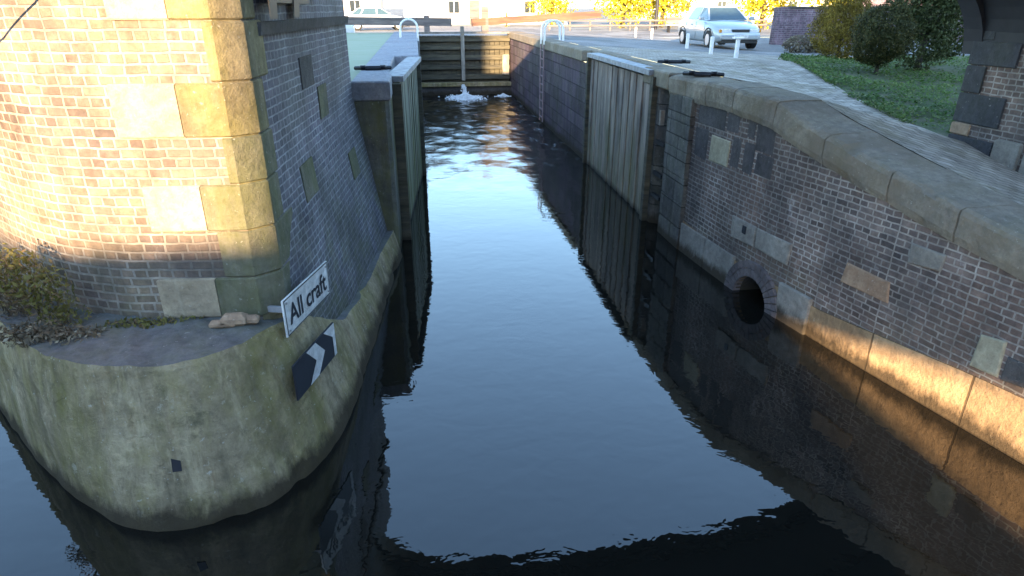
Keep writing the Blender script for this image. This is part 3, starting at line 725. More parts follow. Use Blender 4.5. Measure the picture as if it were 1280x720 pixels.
# culvert lining and brick ring
mb = MB(); n = 20; cx = rx(7.5)
for i in range(n):
    t0, t1 = math.pi*i/n, math.pi*(i+1)/n
    p = lambda t, x, r=.355: (x, 7.5+r*math.cos(t), r*math.sin(t)-.02)
    mb.face([p(t1, cx), p(t0, cx), p(t0, cx+2.6), p(t1, cx+2.6)])
mb.face([(cx, 7.855, -.5), (cx, 7.855, 0), (cx+2.6, 7.855, 0), (cx+2.6, 7.855, -.5)]); mb.face([(cx, 7.145, 0), (cx, 7.145, -.5), (cx+2.6, 7.145, -.5), (cx+2.6, 7.145, 0)])
mb.face([(cx+2.6, 7, -.5), (cx+2.6, 8, -.5), (cx+2.6, 8, .5), (cx+2.6, 7, .5)])
mb.build('culvert_barrel', 'dark_stone', wing)
mb = MB(); nb = 17
for i in range(nb):
    t0 = math.pi*(i+.07)/nb; t1 = math.pi*(i+.93)/nb
    for r0, r1 in ((.36, .47), (.48, .575)):
        P = []
        for t, r in ((t0, r0), (t1, r0), (t1, r1), (t0, r1)):
            y = 7.5+r*math.cos(t); P.append((y, r*math.sin(t)-.02))
        A = [(rx(y)-.055, y, z) for y, z in P]; B = [(rx(y)+.05, y, z) for y, z in P]
        mb.hexa(A, B)
mb.build('arch_ring', brick_mat('ring_brick', (.16, .13, .13), (.26, .21, .20), (.3, .28, .26), bw=9, rh=9), wing)
# stones let into the brickwork
def wstone(y0, y1, z0, z1, mat, label=None, pr=.02, hole=False):
    mb = MB(); b = .012
    j = [random.uniform(-.022, .022) for _ in range(8)]
    P = [(y0+j[0], z0+j[1]), (y1+j[2], z0+j[3]), (y1+j[4], z1+j[5]), (y0+j[6], z1+j[7])]
    c = ((y0+y1)/2, (z0+z1)/2)
    I = [(lerp(y, c[0], b/abs(y-c[0])), lerp(z, c[1], b/abs(z-c[1]))) for y, z in P]
    B0 = [(rx(y)+.05, y, z) for y, z in P]; B1 = [(rx(y)-pr+b*.7, y, z) for y, z in P]; T = [(rx(y)-pr, y, z) for y, z in I]
    for U, V in ((B0, B1), (B1, T)):
        for i in range(4):
            k = (i+1) % 4; mb.face([U[i], U[k], V[k], V[i]])
    mb.face(T)
    o = mb.build('wall_stone', mat, wing)
    if label: o['label'] = label
    return o
wstone(8.5, 9.02, 1.62, 2.0, 'cream', 'cream square stone high beside the gate')
ws = wstone(7.63, 8.15, .74, 1.04, 'pale', 'pale stone with a small hole painted dark above the culvert', .03)
MB().box(rx(7.85)-.036, rx(7.85), 7.8, 7.89, .86, .97).build('hole_shade', 'dark_iron', ws.parent)  # dark box stands for the shade inside a small hole
wstone(6.95, 7.6, .73, 1.02, 'pale', None, .025); wstone(6.47, 6.98, -.2, .5, 'pale', None, .045)
wstone(5.52, 6.1, .84, 1.09, 'rust_stone', 'rust stained sandstone block'); wstone(5.06, 5.4, 1.37, 1.56, 'pale', 'small pale grey block'); wstone(4.33, 4.56, .64, .98, 'cream'); wstone(4.08, 4.28, .66, .86, 'dark_stone')
for a in [(8.7, 9.5, 2.08, 2.46), (7.95, 8.66, 2.1, 2.44), (7.55, 7.92, 2.0, 2.33), (7.9, 8.45, 1.65, 2.06), (9.1, 9.5, 1.6, 2.04), (7.5, 7.86, 1.68, 1.97)]: wstone(*a, 'dark_stone', None, .006)
# coping stones along the wing
mb = MB(); y = -12.
while y < 10.3:
    L = .78+random.uniform(-.14, .2) if y > 0 else 2
    y1 = min(y+L, 10.6)-.018; sub = frange(y, y1, 12)
    j = random.uniform(-.014, .014)
    prof = [(-.03, -.34), (-.055, -.26), (-.06, -.15), (-.056, -.06), (-.038, -.022), (.0, -.005), (.18, 0), (.36, .0), (.55, 0), (.55, -.25)]
    def ring(yy):
        out = []
        for a, b in prof:
            x_ = rx(yy)+a; z_ = ctop(yy)+b+j; q = Vector((x_*5, yy*2.2, z_*5))
            e = .5 if a > .3 else 1; cp = max(0, mn.noise(Vector((yy*7, 3.3, j*50))))*.05 if -.05 < a < .05 else 0; x_ += cp; z_ -= cp*.7; out.append((x_+e*(mn.noise(q)*.018+mn.noise(q*3)*.01), yy, z_+e*(mn.noise(q+Vector((9, 0, 0)))*.012+mn.noise(q*2.7)*.009)))
        return out
    for a_, b_ in zip(sub, sub[1:]):
        A, B = ring(a_), ring(b_)
        for i in range(len(A)):
            k = (i+1) % len(A); mb.face([A[i], A[k], B[k], B[i]])
    mb.face(ring(sub[0])[::-1]); mb.face(ring(sub[-1]))
    y = y1+.018
mb.build('coping', 'coping', wing, smooth=False)
# ashlar pier between wing and gate recess
mb = MB()
zc = -.5
while zc < 2.44:
    hh = min(.42, 2.47-zc)
    mb.bevbox(4.11+random.uniform(-.008, .008), 4.9, 9.61, 10.55, zc, zc+hh-.008, .012); zc += hh
mb.build('ashlar_pier', 'grey_stone', wing)

# ---------------------------------------------------------------- lock chamber walls
lr = thing('lock_wall', (4.6, 20, 0), 'right hand stone wall of the lock chamber running back to the upper gate', 'wall')
mb = MB()
mb.wall([(4.24, 31.6), (4.2, 16.35)][::-1], -.6, 2.44)
mb.face([(4.2, 16.35, -.6), (4.2, 16.35, 2.44), (4.75, 16.35, 2.44), (4.75, 16.35, -.6)])
mb.build('chamber_face', 'chamber', lr)
MB().box(4.62, 4.75, 10.56, 16.34, -.6, 2.44).build('gate_recess', 'dark_stone', lr)
# hollow quoin: dark slot with half round back
mb = MB()
P = [(4.11, 10.56)]+[(4.11+.02+.22*math.sin(math.pi*t), 10.56+.02+.5*t) for t in frange(0, 1, 12)]+[(4.13, 11.2)]
mb.wall(P, -.6, 2.44); mb.build('hollow_quoin', 'grey_stone', lr)
MB().box(4.05, 4.13, 10.74, 10.8, 1.85, 2.1).build('quoin_fitting', 'pale', lr)
for z in (.55, .95, 1.5):
    MB().box(4.1, 4.16, 10.6, 11.02, z, z+.06).build('iron_strap', 'iron', lr)
mb = MB(); y = 10.61
while y < 31.4:
    L = 1.15+random.uniform(-.15, .25); y1 = min(y+L, 31.55)-.012; j = random.uniform(-.006, .006)
    x0 = 4.14 if y > 16.3 else (4.4 if y > 11.2 else 4.08)
    mb.bevbox(x0, 4.69, y, y1, 2.442, 2.72+j, .025); y = y1+.012
mb.build('coping', 'coping', lr)

ll = thing('lock_wall', (-.6, 20, 0), 'left hand stone wall of the lock chamber with green stained face', 'wall')
mb = MB()
mb.wall([(-.02, 15.5), (-.02, 31.6)], -.6, 2.44)
mb.wall([(-1.1, 9.93), (-.52, 9.93), (-.46, 10.0), (-.44, 10.72), (-1.1, 10.72)], -.6, 2.44)
mb.face([(-.6, 10.72, 2.44), (-.6, 15.5, 2.44), (-.6, 15.5, -.6), (-.6, 10.72, -.6)])
mb.face([(-.02, 15.5, -.6), (-.6, 15.5, -.6), (-.6, 15.5, 2.44), (-.02, 15.5, 2.44)])
mb.build('chamber_face', 'left_stone', ll)
mb = MB(); y = 15.5
mb.bevbox(-1.0, -.43, 9.94, 11.2, 2.44, 2.72, .02); mb.bevbox(-1.0, -.5, 11.22, 12.5, 2.44, 2.715, .02); mb.bevbox(-1.0, -.52, 12.52, 14, 2.44, 2.72, .02); mb.bevbox(-1.0, -.52, 14.02, 15.5, 2.44, 2.72, .02)
while y < 31.4:
    y1 = min(y+1.3, 31.6); mb.bevbox(-1.0, .02, y, y1-.012, 2.442, 2.72+random.uniform(-.005, .005), .02); y = y1
mb.build('coping', 'coping_l', ll)

# ---------------------------------------------------------------- lower gate leaves folded back in recesses
def leaf(A, B, side_, label, mat):
    A = Vector((*A, 0)); B = Vector((*B, 0)); d = (B-A).normalized(); nrm = Vector((d.y, -d.x, 0))*side_
    o = thing('lock_gate', tuple((A+B)/2), label, 'lock gate', 'open lower gate leaves')
    Lg = (B-A).length; n = 22; mb = MB()
    for i in range(n):
        a = A+d*(Lg*i/n+.006); b = A+d*(Lg*(i+1)/n-.006); off = random.uniform(-.012, .006)
        prot = .014 if i % 2 else 0
        q = [a+nrm*(off+prot), b+nrm*(off+prot), b-nrm*.09, a-nrm*.09]
        mb.hexa([(p.x, p.y, -.5) for p in q], [(p.x, p.y, 2.55) for p in q])
    mb.build('planking', mat, o)
    mb = MB(); mb.beam(A-nrm*.02+Vector((0, 0, 2.66)), B-nrm*.02+Vector((0, 0, 2.66)), .3, .09); mb.build('cap_rail', 'cap', o)
    mb = MB(); a = A-nrm*.2; b = B-nrm*.2
    for z in (.3, 1.0, 1.7, 2.3): mb.beam(a+Vector((0, 0, z)), b+Vector((0, 0, z)), .2, .22)
    mb.build('frame_rail', 'timber', o)
    for P in (A-d*.09, B+d*.09):
        mb = MB(); mb.box(P.x-.1, P.x+.1, P.y-.07, P.y+.07, -.5, 2.6); mb.build('frame_post', 'timber', o)
    return o
leaf((4.13, 11.35), (4.2, 16.1), -1, 'open timber gate leaf folded against the right chamber wall', 'plank')
leaf((-.38, 10.85), (-.06, 15.3), 1, 'open timber gate leaf with green planks folded against the left wall', 'plank_l')
# iron gate anchors lying on the coping
def anchor(x, y, z, rz, label):
    o = thing('gate_anchor', (x, y, z), label, 'anchor', 'black iron gate anchors on the copings')
    mb = MB(); c, s_ = math.cos(rz), math.sin(rz)
    mb.tube([(x-c*.3-s_*.12, y-s_*.3+c*.12, z+.02), (x-c*.2, y-s_*.2, z+.03), (x+c*.2, y+s_*.2, z+.03), (x+c*.3-s_*.1, y+s_*.3+c*.1, z+.02)], .035, 6); mb.box(x-.13, x+.13, y-.09, y+.09, z, z+.035, rz); mb.build('strap', 'iron', o)
    for sx in (-1, 1):
        px, py = x+c*.17*sx, y+s_*.17*sx
        MB().cyl((px, py), .06, z+.045, z+.075, 12, .045).build('lug', 'iron', o)
anchor(-.78, 11.9, 2.72, .1, 'iron gate anchor on the left coping')
anchor(4.98, 12.7, 2.705, -.2, 'iron gate anchor set back on the right path, further of the two')
anchor(4.42, 10.05, 2.72, -.5, 'iron gate anchor on the right coping edge, nearer of the two')

# ladders with white hoops
def ladder(x, y, sgn, label, rail='white'):
    o = thing('ladder', (x, y, 0), label, 'ladder', 'lock ladders with white hoops')
    for k, yy in enumerate((y-.28, y+.28)):
        pts = [(x-.05*sgn, yy, .1), (x-.05*sgn, yy, 2.6)]
        MB().tube(pts, .02, 8).build('stile', 'pink' if sgn > 0 else 'sign_grey', o)
        hoop = [(x-.03*sgn, yy, 2.6)]+[(x+sgn*(.28-.31*math.cos(t)), yy, 3.05+.28*math.sin(t)) for t in frange(0, math.pi, 10)]+[(x+sgn*.6, yy, 2.7)]
        MB().tube(hoop, .035, 8).build('hoop', 'white', o)
    for k in range(9): MB().beam((x-.05*sgn, y-.28, .25+k*.27), (x-.05*sgn, y+.28, .25+k*.27), .03, .03).build('rung', 'pink' if sgn > 0 else 'sign_grey', o)
    return o
ladder(4.17, 22.4, 1, 'faded pink ladder with white hoops down the right chamber wall')
ladder(.01, 25.5, -1, 'grey ladder with white hoops at the left chamber edge')

# ---------------------------------------------------------------- upper gate
def upper_leaf(x0, x1, y0, y1, label):
    A = Vector((x0, y0, 0)); B = Vector((x1, y1, 0)); d = (B-A).normalized()
    o = thing('lock_gate', tuple((A+B)/2), label, 'lock gate', 'closed upper gate leaves')
    mb = MB(); n = 9; L = (B-A).length
    for i in range(n):
        a = A+d*(L*i/n+.01); b = A+d*(L*(i+1)/n-.01); o_ = Vector((0, .06, 0))
        mb.beam((a+b)/2+o_+Vector((0, 0, .55)), (a+b)/2+o_+Vector((0, 0, 2.55)), L/n-.02, .06, up=(0, 1, 0))
    mb.build('planking', 'timber', o)
    for z, hh in ((.78, .2), (1.2, .16), (1.62, .2), (2.05, .16), (2.42, .22)):
        mb = MB(); mb.beam(A+Vector((0, -.06, z)), B+Vector((0, -.06, z)), .14, hh); mb.build('rail', 'timber', o)
    MB().beam(A+Vector((0, -.12, 2.68)), B+Vector((0, -.12, 2.68)), .45, .07).build('walkway', 'timber_pale', o)
    return o
gl = upper_leaf(.0, 1.95, 31.15, 31.25, 'left leaf of the closed upper gate with dark horizontal rails')
gr = upper_leaf(2.13, 4.2, 31.25, 31.15, 'right leaf of the closed upper gate, partly sunlit')
MB().bevbox(1.96, 2.12, 31.0, 31.2, .6, 2.95, .02).build('mitre_post', 'timber_pale', gl)
MB().beam((1.6, 31.3, 3.12), (-5.2, 31.7, 3.2), .32, .34).build('balance_beam', 'beam_grey', gl)
MB().beam((2.5, 31.3, 3.1), (8.6, 31.9, 3.42), .32, .3).build('balance_beam', 'beam_red', gr)
MB().box(2.95, 3.25, 31.2, 31.5, 2.72, 3.75).build('heel_post', 'beam_grey', gr)
MB().box(.35, .6, 31.2, 31.5, 2.72, 3.4).build('heel_post', 'beam_grey', gl)
MB().bevbox(3.85, 4.15, 30.95, 31.06, .85, 1.75, .02).build('paddle_frame', 'timber_pale', gr)
cill = thing('gate_cill', (2.1, 31, 0), 'dark wet stone cill under the upper gate', 'cill')
mb = MB(); mb.bevbox(-.02, 4.24, 30.9, 31.9, -.6, .5, .03); mb.build('sill_wall', 'dark_stone', cill)
MB().bevbox(-.01, 4.23, 30.75, 31.1, .38, .56, .02).build('sill_ledge', 'plinth', cill)
MB().box(-.02, 4.24, 31.5, 31.9, .5, 2.3).build('breast_wall', 'dark_stone', cill)

# ---------------------------------------------------------------- foliage
def leaves(mb, blobs, n, size, stretch=1.0, inner=.0):
    tot = sum(b[3]*b[4]*b[5] for b in blobs)
    for b in blobs:
        m = int(n*b[3]*b[4]*b[5]/tot)
        for _ in range(m):
            v = Vector((random.gauss(0, 1), random.gauss(0, 1), random.gauss(0, 1))).normalized()
            r = (inner+(1-inner)*random.random())**.33
            nn = 1+.22*mn.noise(v*2.2+Vector(b[:3]))+.12*mn.noise(v*6+Vector(b[:3]))
            p = Vector((b[0]+v.x*b[3]*r*nn, b[1]+v.y*b[4]*r*nn, b[2]+v.z*b[5]*r*nn))
            a = (v+Vector((random.uniform(-1, 1), random.uniform(-1, 1), random.uniform(-1, 1)))*.9).normalized()
            t = a.orthogonal().normalized(); t = Matrix.Rotation(random.random()*6.28, 3, a) @ t; u = a.cross(t)
            s_ = size*random.uniform(.6, 1.4)
            mb.face([p-t*s_*stretch, p-u*s_*.5, p+t*s_*stretch, p+u*s_*.5])
    return mb
def bush(name, x, y, z, blobs, n, size, mat, label, cat='bush', trunk=None, inner=.25, stretch=1.0, group=None):
    o = thing(name, (x, y, z), label, cat, group)
    mb = leaves(MB(), [(x+b[0], y+b[1], z+b[2], *b[3:]) for b in blobs], n, size, stretch, inner); mb.build('crown', mat, o)
    if trunk:
        r, h = trunk; mb = MB(); mb.tube([(x, y, z-.15), (x+.03, y, z+h*.5), (x-.02, y+.02, z+h)], r, 8, r*.6)
        for k in range(5):
            a = k*1.3; mb.tube([(x, y, z+h*.55), (x+math.cos(a)*h*.25, y+math.sin(a)*h*.25, z+h*.95)], r*.45, 6, r*.2)
        mb.build('trunk', 'trunk', o)
    return o
gz = lambda x, y: ground_h(x, y)
bush('golden_bush', 12.15, 18.4, gz(12.15, 18.4), [(0, 0, .7, .82, .8, .8), (0, 0, 1.25, .74, .7, .8), (.05, 0, 1.8, .5, .5, .55)], 26000, .026, 'leaf_gold', 'upright golden green shrub, left of the dark round one', trunk=(.06, .8), inner=.5)
bush('round_bush', 10.05, 13.7, gz(10.05, 13.7), [(0, 0, .82, .66, .64, .6), (.05, 0, 1.05, .5, .5, .45), (-.1, 0, .6, .54, .5, .42)], 22000, .022, 'leaf_dark', 'dark rounded shrub on a short bare stem in the grass', trunk=(.05, .6), inner=.5)
bush('laurel', 11.6, 14.4, gz(11.6, 14.4)+.05, [(0, 0, .8, .66, .6, .9), (0, .1, 1.6, .85, .8, .9), (.5, .1, 2.2, .9, .9, .9), (-.45, .2, 2.1, .6, .5, .7), (1.1, .6, 1.2, .9, .8, 1.1)], 26000, .038, 'leaf_laurel', 'tall glossy laurel beside the bridge abutment', 'shrub', trunk=(.08, 1.3), inner=.4)
bush('low_shrub', 12.6, 21.2, gz(12.6, 21.2), [(0, 0, .25, .6, .4, .3), (.7, -.2, .2, .5, .4, .25)], 2500, .04, 'leaf_dry', 'low dry brown shrub at the corner of the garden wall', trunk=(.03, .2))
# weeds on the pier ledge
def weed(x, y, z, blobs, n, label, mat='leaf_weed', stems=20):
    o = thing('weed_plant', (x, y, z), label, 'weed', 'weeds growing on the pier ledge')
    mb = leaves(MB(), [(x+b[0], y+b[1], z+b[2], *b[3:]) for b in blobs], n, .018, 1.3, .0); mb.build('foliage', mat, o)
    mb = MB()
    for k in range(stems):
        b = random.choice(blobs); e = Vector((x+b[0]+random.uniform(-1, 1)*b[3], y+b[1]+random.uniform(-1, 1)*b[4], z+b[2]+random.uniform(-.2, 1.1)*b[5]))
        s0 = Vector((x+b[0]*.6+random.uniform(-.1, .1), y+b[1]*.6, z)); m_ = s0.lerp(e, .5)+Vector((random.uniform(-.05, .05), 0, .04))
        mb.tube([s0, m_, e], .004, 4, .002)
    mb.build('stem', 'leaf_dry', o)
weed(-3.1, 5.25, 1.29, [(0, 0, .28, .22, .16, .26), (-.25, .1, .4, .26, .2, .26), (.12, -.05, .1, .2, .12, .12)], 1500, 'bushy yellow green weed against the pier brickwork')
weed(-3.05, 4.98, 1.28, [(-.1, 0, .06, .3, .14, .1), (.25, -.05, .04, .22, .12, .07)], 900, 'brown dry weeds trailing over the plinth rim', 'leaf_dry', 40)
weed(-2.45, 5.12, 1.29, [(0, 0, .02, .3, .08, .04), (.35, .02, .02, .2, .06, .03)], 350, 'thin creeping weeds along the foot of the brickwork', 'leaf_weed', 12)
weed(-3.55, 5.5, 1.29, [(0, 0, .12, .2, .2, .16), (-.2, .2, .3, .2, .2, .25)], 800, 'dry grassy weed at the far left of the ledge', 'leaf_dry', 30)
mb = MB()
for (x, y, s_) in [(-1.62, 5.0, .10), (-1.5, 5.02, .07), (-1.75, 4.98, .06), (-1.66, 4.98, .05)]:
    mb.bevbox(x-s_, x+s_, y-s_*.5, y+s_*.6, 1.29, 1.29+s_*1.1, s_*.35)
tag(mb.build('loose_stone', 'rust_stone', origin=(-1.6, 5.0, 1.29)), 'small heap of loose broken stone at the pier corner', 'rubble')

# ---------------------------------------------------------------- garden wall, trees and buildings beyond
def gwall(pts, h, label, pil=True):
    o = thing('garden_wall', (pts[0][0], pts[0][1], gz(*pts[0]) if pts[0][1] < 33 else 2.34), label, 'wall')
    mb = MB()
    for a, b in zip(pts, pts[1:]):
        za = gz(*a) if a[1] < 33 else 2.34
        d = (Vector(b)-Vector(a)).normalized(); n = Vector((d.y, -d.x))*.12
        q = [Vector(a)+n, Vector(b)+n, Vector(b)-n, Vector(a)-n]
        mb.hexa([(p.x, p.y, za-.2) for p in q], [(p.x, p.y, za+h) for p in q])
    mb.build('brickwork', 'brick_red', o)
    mb = MB()
    for a, b in zip(pts, pts[1:]): mb.beam((*a, za+h+.04), (*b, za+h+.04), .32, .08)
    mb.build('capping', 'dark_stone', o)
    a = pts[0]; MB().bevbox(a[0]-.22, a[0]+.22, a[1]-.22, a[1]+.22, za-.2, za+h+.05, .02).build('pillar', 'brick_red', o)
gwall([(14.6, 26.3), (19.5, 25.4)], 1.35, 'purple brick garden wall behind the golden shrub')
gwall([(19.9, 29), (30, 27.0)], 1.75, 'taller brick wall between the shrubs')
# rail fence
fe = thing('rail_fence', (14, 44, 2.34), 'low grey rail fence in front of the yellow trees', 'fence')
for k in range(12): MB().box(8.5+k*1.35, 8.6+k*1.35, 44, 44.1, 2.3, 3.0).build('post', 'beam_grey', fe)
for z in (2.6, 2.9): MB().box(8.4, 23.5, 43.95, 43.99, z, z+.1).build('rail', 'beam_grey', fe)
bench = thing('bench', (15.6, 40, 2.34), 'small dark bench with pale seat in front of the rail fence', 'bench')
MB().box(15.0, 16.4, 39.8, 40.2, 2.74, 2.8).build('seat', 'white', bench); MB().box(15.0, 16.4, 40.2, 40.25, 2.85, 3.2).build('backrest', 'beam_grey', bench)
for x in (15.1, 16.3): MB().box(x-.04, x+.04, 39.85, 40.2, 2.34, 2.74).build('leg', 'iron', bench)
def tree(x, y, s_, label, n=5200, mat='leaf_yellow'):
    z = 2.34; o = thing('tree', (x, y, z), label, 'tree', 'sunlit trees beyond the lock')
    mb = MB(); mb.tube([(x, y, z-.2), (x+.1, y, z+1.5*s_), (x, y+.1, z+4*s_)], .2*s_, 8, .09*s_)
    bl = [(x, y, z+3.3*s_, 2.2*s_, 2.0*s_, 2.2*s_), (x-1.2*s_, y, z+2.2*s_, 1.5*s_, 1.3*s_, 1.5*s_), (x+1.3*s_, y, z+2.1*s_, 1.5*s_, 1.3*s_, 1.5*s_), (x, y-.6, z+1.2*s_, 1.7*s_, 1.1*s_, 1.2*s_), (x+.3, y, z+5*s_, 1.5*s_, 1.5*s_, 1.3*s_)]
    for b in bl[:3]: mb.tube([(x, y, z+1.2*s_), (b[0], b[1], b[2])], .09*s_, 6, .03*s_)
    mb.build('trunk', 'trunk', o)
    leaves(MB(), bl, n, .12*s_, 1.0, .2).build('crown', mat, o)
tree(15.2, 50, .95, 'yellow tree left of the tall dark pole')
tree(18.6, 51, .95, 'yellow tree right of the tall dark pole')
tree(24.6, 47, 1.0, 'yellow leafed tree behind the parked silver car')
tree(25.5, 39, 1.0, 'bright yellow tree behind the garden wall, left one')
tree(29.5, 40, 1.1, 'bright yellow tree behind the garden wall, right one')
tree(11.0, 56, .8, 'small bright yellow tree before the white building', 4000)
tree(7.0, 54, .35, 'tiny yellow green tree among the white buildings', 900)
pole = MB(); pole.cyl((16.4, 46), .12, 2.3, 9, 12, .09)
tag(pole.build('pole', 'dark_iron', origin=(16.4, 46, 2.34)), 'tall dark pole standing between the two yellow trees', 'pole')
pole = MB(); pole.cyl((13.1, 60), .16, 2.3, 9, 12, .12)
tag(pole.build('pole', 'white', origin=(13.1, 60, 2.34)), 'tall white pole at the end of the white building', 'pole')
# buildings
M['render_white'] = plain('white_render', (.82, .79, .74), .8, var=.06)
M['render_pink'] = plain('grey_pink_render', (.62, .54, .50), .8, var=.1)
M['glass'] = plain('window_glass', (.03, .04, .05), .08, 0, bump=0, spec=.8)
M['slate'] = plain('slate_roof', (.09, .09, .11), .7)
def house(x0, x1, y0, y1, z1, wins, mat, label, doors=()):
    o = thing('house', ((x0+x1)/2, (y0+y1)/2, 2.34), label, 'house', 'buildings beyond the lock')
    MB().box(x0, x1, y0, y1, 2.2, z1).build('wall', mat, o)
    mb = MB(); ym = (y0+y1)/2
    mb.face([(x0-.2, y0-.3, z1-.05), (x1+.2, y0-.3, z1-.05), (x1+.2, ym, z1+2.4), (x0-.2, ym, z1+2.4)]); mb.face([(x1+.2, y1+.3, z1-.05), (x0-.2, y1+.3, z1-.05), (x0-.2, ym, z1+2.4), (x1+.2, ym, z1+2.4)])
    mb.face([(x0, y0, z1), (x0, y1, z1), (x0, ym, z1+2.3)]); mb.face([(x1, y0, z1), (x1, y1, z1), (x1, ym, z1+2.3)])
    mb.build('roof', 'slate', o)
    for wx, wz in wins:
        f = MB().box(wx-.55, wx+.55, y0-.06, y0+.02, wz, wz+1.15).build('window', 'white', o)
        g_ = MB().box(wx-.46, wx-.03, y0-.075, y0-.062, wz+.09, wz+1.06); g_.box(wx+.03, wx+.46, y0-.075, y0-.062, wz+.09, wz+1.06); g_.build('pane', 'glass', f)
    for dx in doors: MB().box(dx-.45, dx+.45, y0-.05, y0+.02, 2.34, 4.35).build('door', 'beam_grey', o)
house(-1.0, 12.6, 62, 70, 7.4, [(3.4, 3.2), (10.2, 3.2), (1, 5.6), (3.4, 5.6), (7.4, 5.6), (10.2, 5.6)], 'render_white', 'long white rendered building facing the lock', (5.2,))
house(-16, -3.2, 66, 74, 7, [(-13, 3.3), (-9, 3.3), (-5.5, 3.3), (-13, 5.4), (-9, 5.4), (-5.5, 5.4)], 'render_pink', 'grey pink building at the far left behind the white car', (-7,))
house(26, 48, 70, 80, 7.5, [(28, 3.3), (32, 3.3), (36, 3.3), (40, 3.3)], 'render_white', 'pale building behind the parked silver car', ())
tag(MB().bevbox(-3.6, -2.95, 33.5, 34.1, 2.34, 2.95, .03).build('white_box', 'white', origin=(-3.3, 33.8, 2.34)), 'small white cabinet beyond the grass at the far left', 'cabinet')

# ---------------------------------------------------------------- cars
M['silver'] = NT('silver_paint', .28, .5); M['silver'].b.inputs['Metallic'].default_value = .25; M['silver'].col((.44, .48, .51)); M['silver'].b.inputs['Coat Weight'].default_value = .6; M['silver'] = M['silver'].m
M['white_paint'] = NT('white_car_paint', .3, .5); M['white_paint'].col((.75, .75, .76)); M['white_paint'] = M['white_paint'].m
M['tyre'] = plain('tyre_rubber', (.02, .02, .02), .8); M['hub'] = plain('wheel_cover', (.55, .56, .58), .35, .4, var=.1, bump=0)
M['carglass'] = plain('car_glass', (.05, .09, .11), .06, 0, var=.1, bump=0, spec=1)
M['lamp'] = plain('lamp_lens', (.7, .72, .72), .15, 0, bump=0, spec=1); M['ind'] = plain('amber_lens', (.6, .25, .04), .2, bump=0)
M['trim'] = plain('black_trim', (.03, .03, .03), .6, bump=0)
def car(x, y, z, rz, label, paint, group=None):
    """local: length along +x (front at +x), width y"""
    o = thing('parked_car', (0, 0, 0), label, 'car', group)
    # cross sections along x: (x, half width at sill, z sill, half width belt, z belt)
    sec = [(-2.12, .70, .42, .72, .78), (-2.05, .78, .30, .80, .90), (-1.6, .82, .24, .84, .95), (-.8, .84, .22, .85, .95), (.5, .84, .22, .85, .93), (1.05, .84, .22, .84, .90), (1.6, .82, .24, .80, .80), (1.98, .76, .28, .74, .68), (2.14, .66, .34, .64, .56)]
    mb = MB(); rings = []
    for (sx, ws, zs, wb, zb) in sec:
        zm = zs+(zb-zs)*.55
        rings.append([(sx, -ws*.9, zs), (sx, -ws, zs+.08), (sx, -wb-.02, zm), (sx, -wb, zb-.05), (sx, -wb*.9, zb), (sx, 0, zb+.035), (sx, wb*.9, zb), (sx, wb, zb-.05), (sx, wb+.02, zm), (sx, ws, zs+.08), (sx, ws*.9, zs)])
    for A, B in zip(rings, rings[1:]):
        for i in range(len(A)-1): mb.face([A[i], A[i+1], B[i+1], B[i]])
        mb.face([A[-1], A[0], B[0], B[-1]])
    mb.face(rings[0]); mb.face(rings[-1][::-1])
    b = mb.build('body', paint, o, smooth=True, merge=True)
    # cabin
    base_ = [(-1.75, .66), (-1.1, .76), (.0, .78), (.95, .72)]; roof = [(-1.15, .52), (-.8, .57), (.0, .58), (.28, .54)]
    mb = MB(); zb, zr = .93, 1.38
    Lb = [(a, -w_, zb) for a, w_ in base_]; Lt = [(a, -w_, zr-(.03 if i in (0, 3) else 0)) for i, (a, w_) in enumerate(roof)]
    Rb = [(a, w_, zb) for a, w_ in base_]; Rt = [(a, w_, zr-(.03 if i in (0, 3) else 0)) for i, (a, w_) in enumerate(roof)]
    for i in range(3):
        mb.face([Lb[i], Lb[i+1], Lt[i+1], Lt[i]]); mb.face([Rb[i+1], Rb[i], Rt[i], Rt[i+1]]); mb.face([Lt[i], Lt[i+1], Rt[i+1], Rt[i]])
    mb.face([Lb[3], Rb[3], Rt[3], Lt[3]]); mb.face([Rb[0], Lb[0], Lt[0], Rt[0]])
    mb.build('cabin', paint, o, merge=True)
    def inset(q, name, off=.012, k=.08):
        q = [Vector(p) for p in q]; c = sum(q, Vector())/4; n_ = (q[1]-q[0]).cross(q[3]-q[0]).normalized()
        if n_.dot(c-Vector((-.3, 0, 1.0))) < 0: n_ = -n_
        m2 = MB(); A = [p+(c-p)*k+n_*off for p in q]; B_ = [p+(c-p)*(k*.6)-n_*.01 for p in q]
        m2.hexa([tuple(p) for p in B_], [tuple(p) for p in A]); return m2.build(name, 'carglass', o)
    inset([Lb[3], Rb[3], Rt[3], Lt[3]], 'windscreen', k=.1); inset([Rb[0], Lb[0], Lt[0], Rt[0]], 'rear_window', k=.1)
    for s_, Bq, Tq in ((-1, Lb, Lt), (1, Rb, Rt)):
        inset([Bq[2], Bq[3], Tq[3], Tq[2]], 'side_window', k=.13); inset([Bq[1], Bq[2], Tq[2], Tq[1]], 'side_window', k=.1); inset([Bq[0], Bq[1], Tq[1], Tq[0]], 'side_window', k=.16)
    for wx in (-1.32, 1.35):
        for s_ in (-1, 1):
            w_ = thing('wheel', (0, 0, 0), '', ''); del w_['label']; del w_['category']; w_.parent = o
            t_ = MB(); t_.tube([(wx, s_*.66, .31), (wx, s_*.855, .31)], .31, 22); t_.build('tyre', 'tyre', w_)
            t_ = MB(); t_.tube([(wx, s_*.84, .31), (wx, s_*.868, .31)], .19, 18); t_.build('rim', 'hub', w_)
            mbx = MB(); pts = [(wx+.36*math.cos(t), s_*.86, .33+.36*math.sin(t)) for t in frange(0, math.pi, 12)]
            mbx.tube(pts, .022, 6); mbx.build('wheel_arch', 'trim', o)
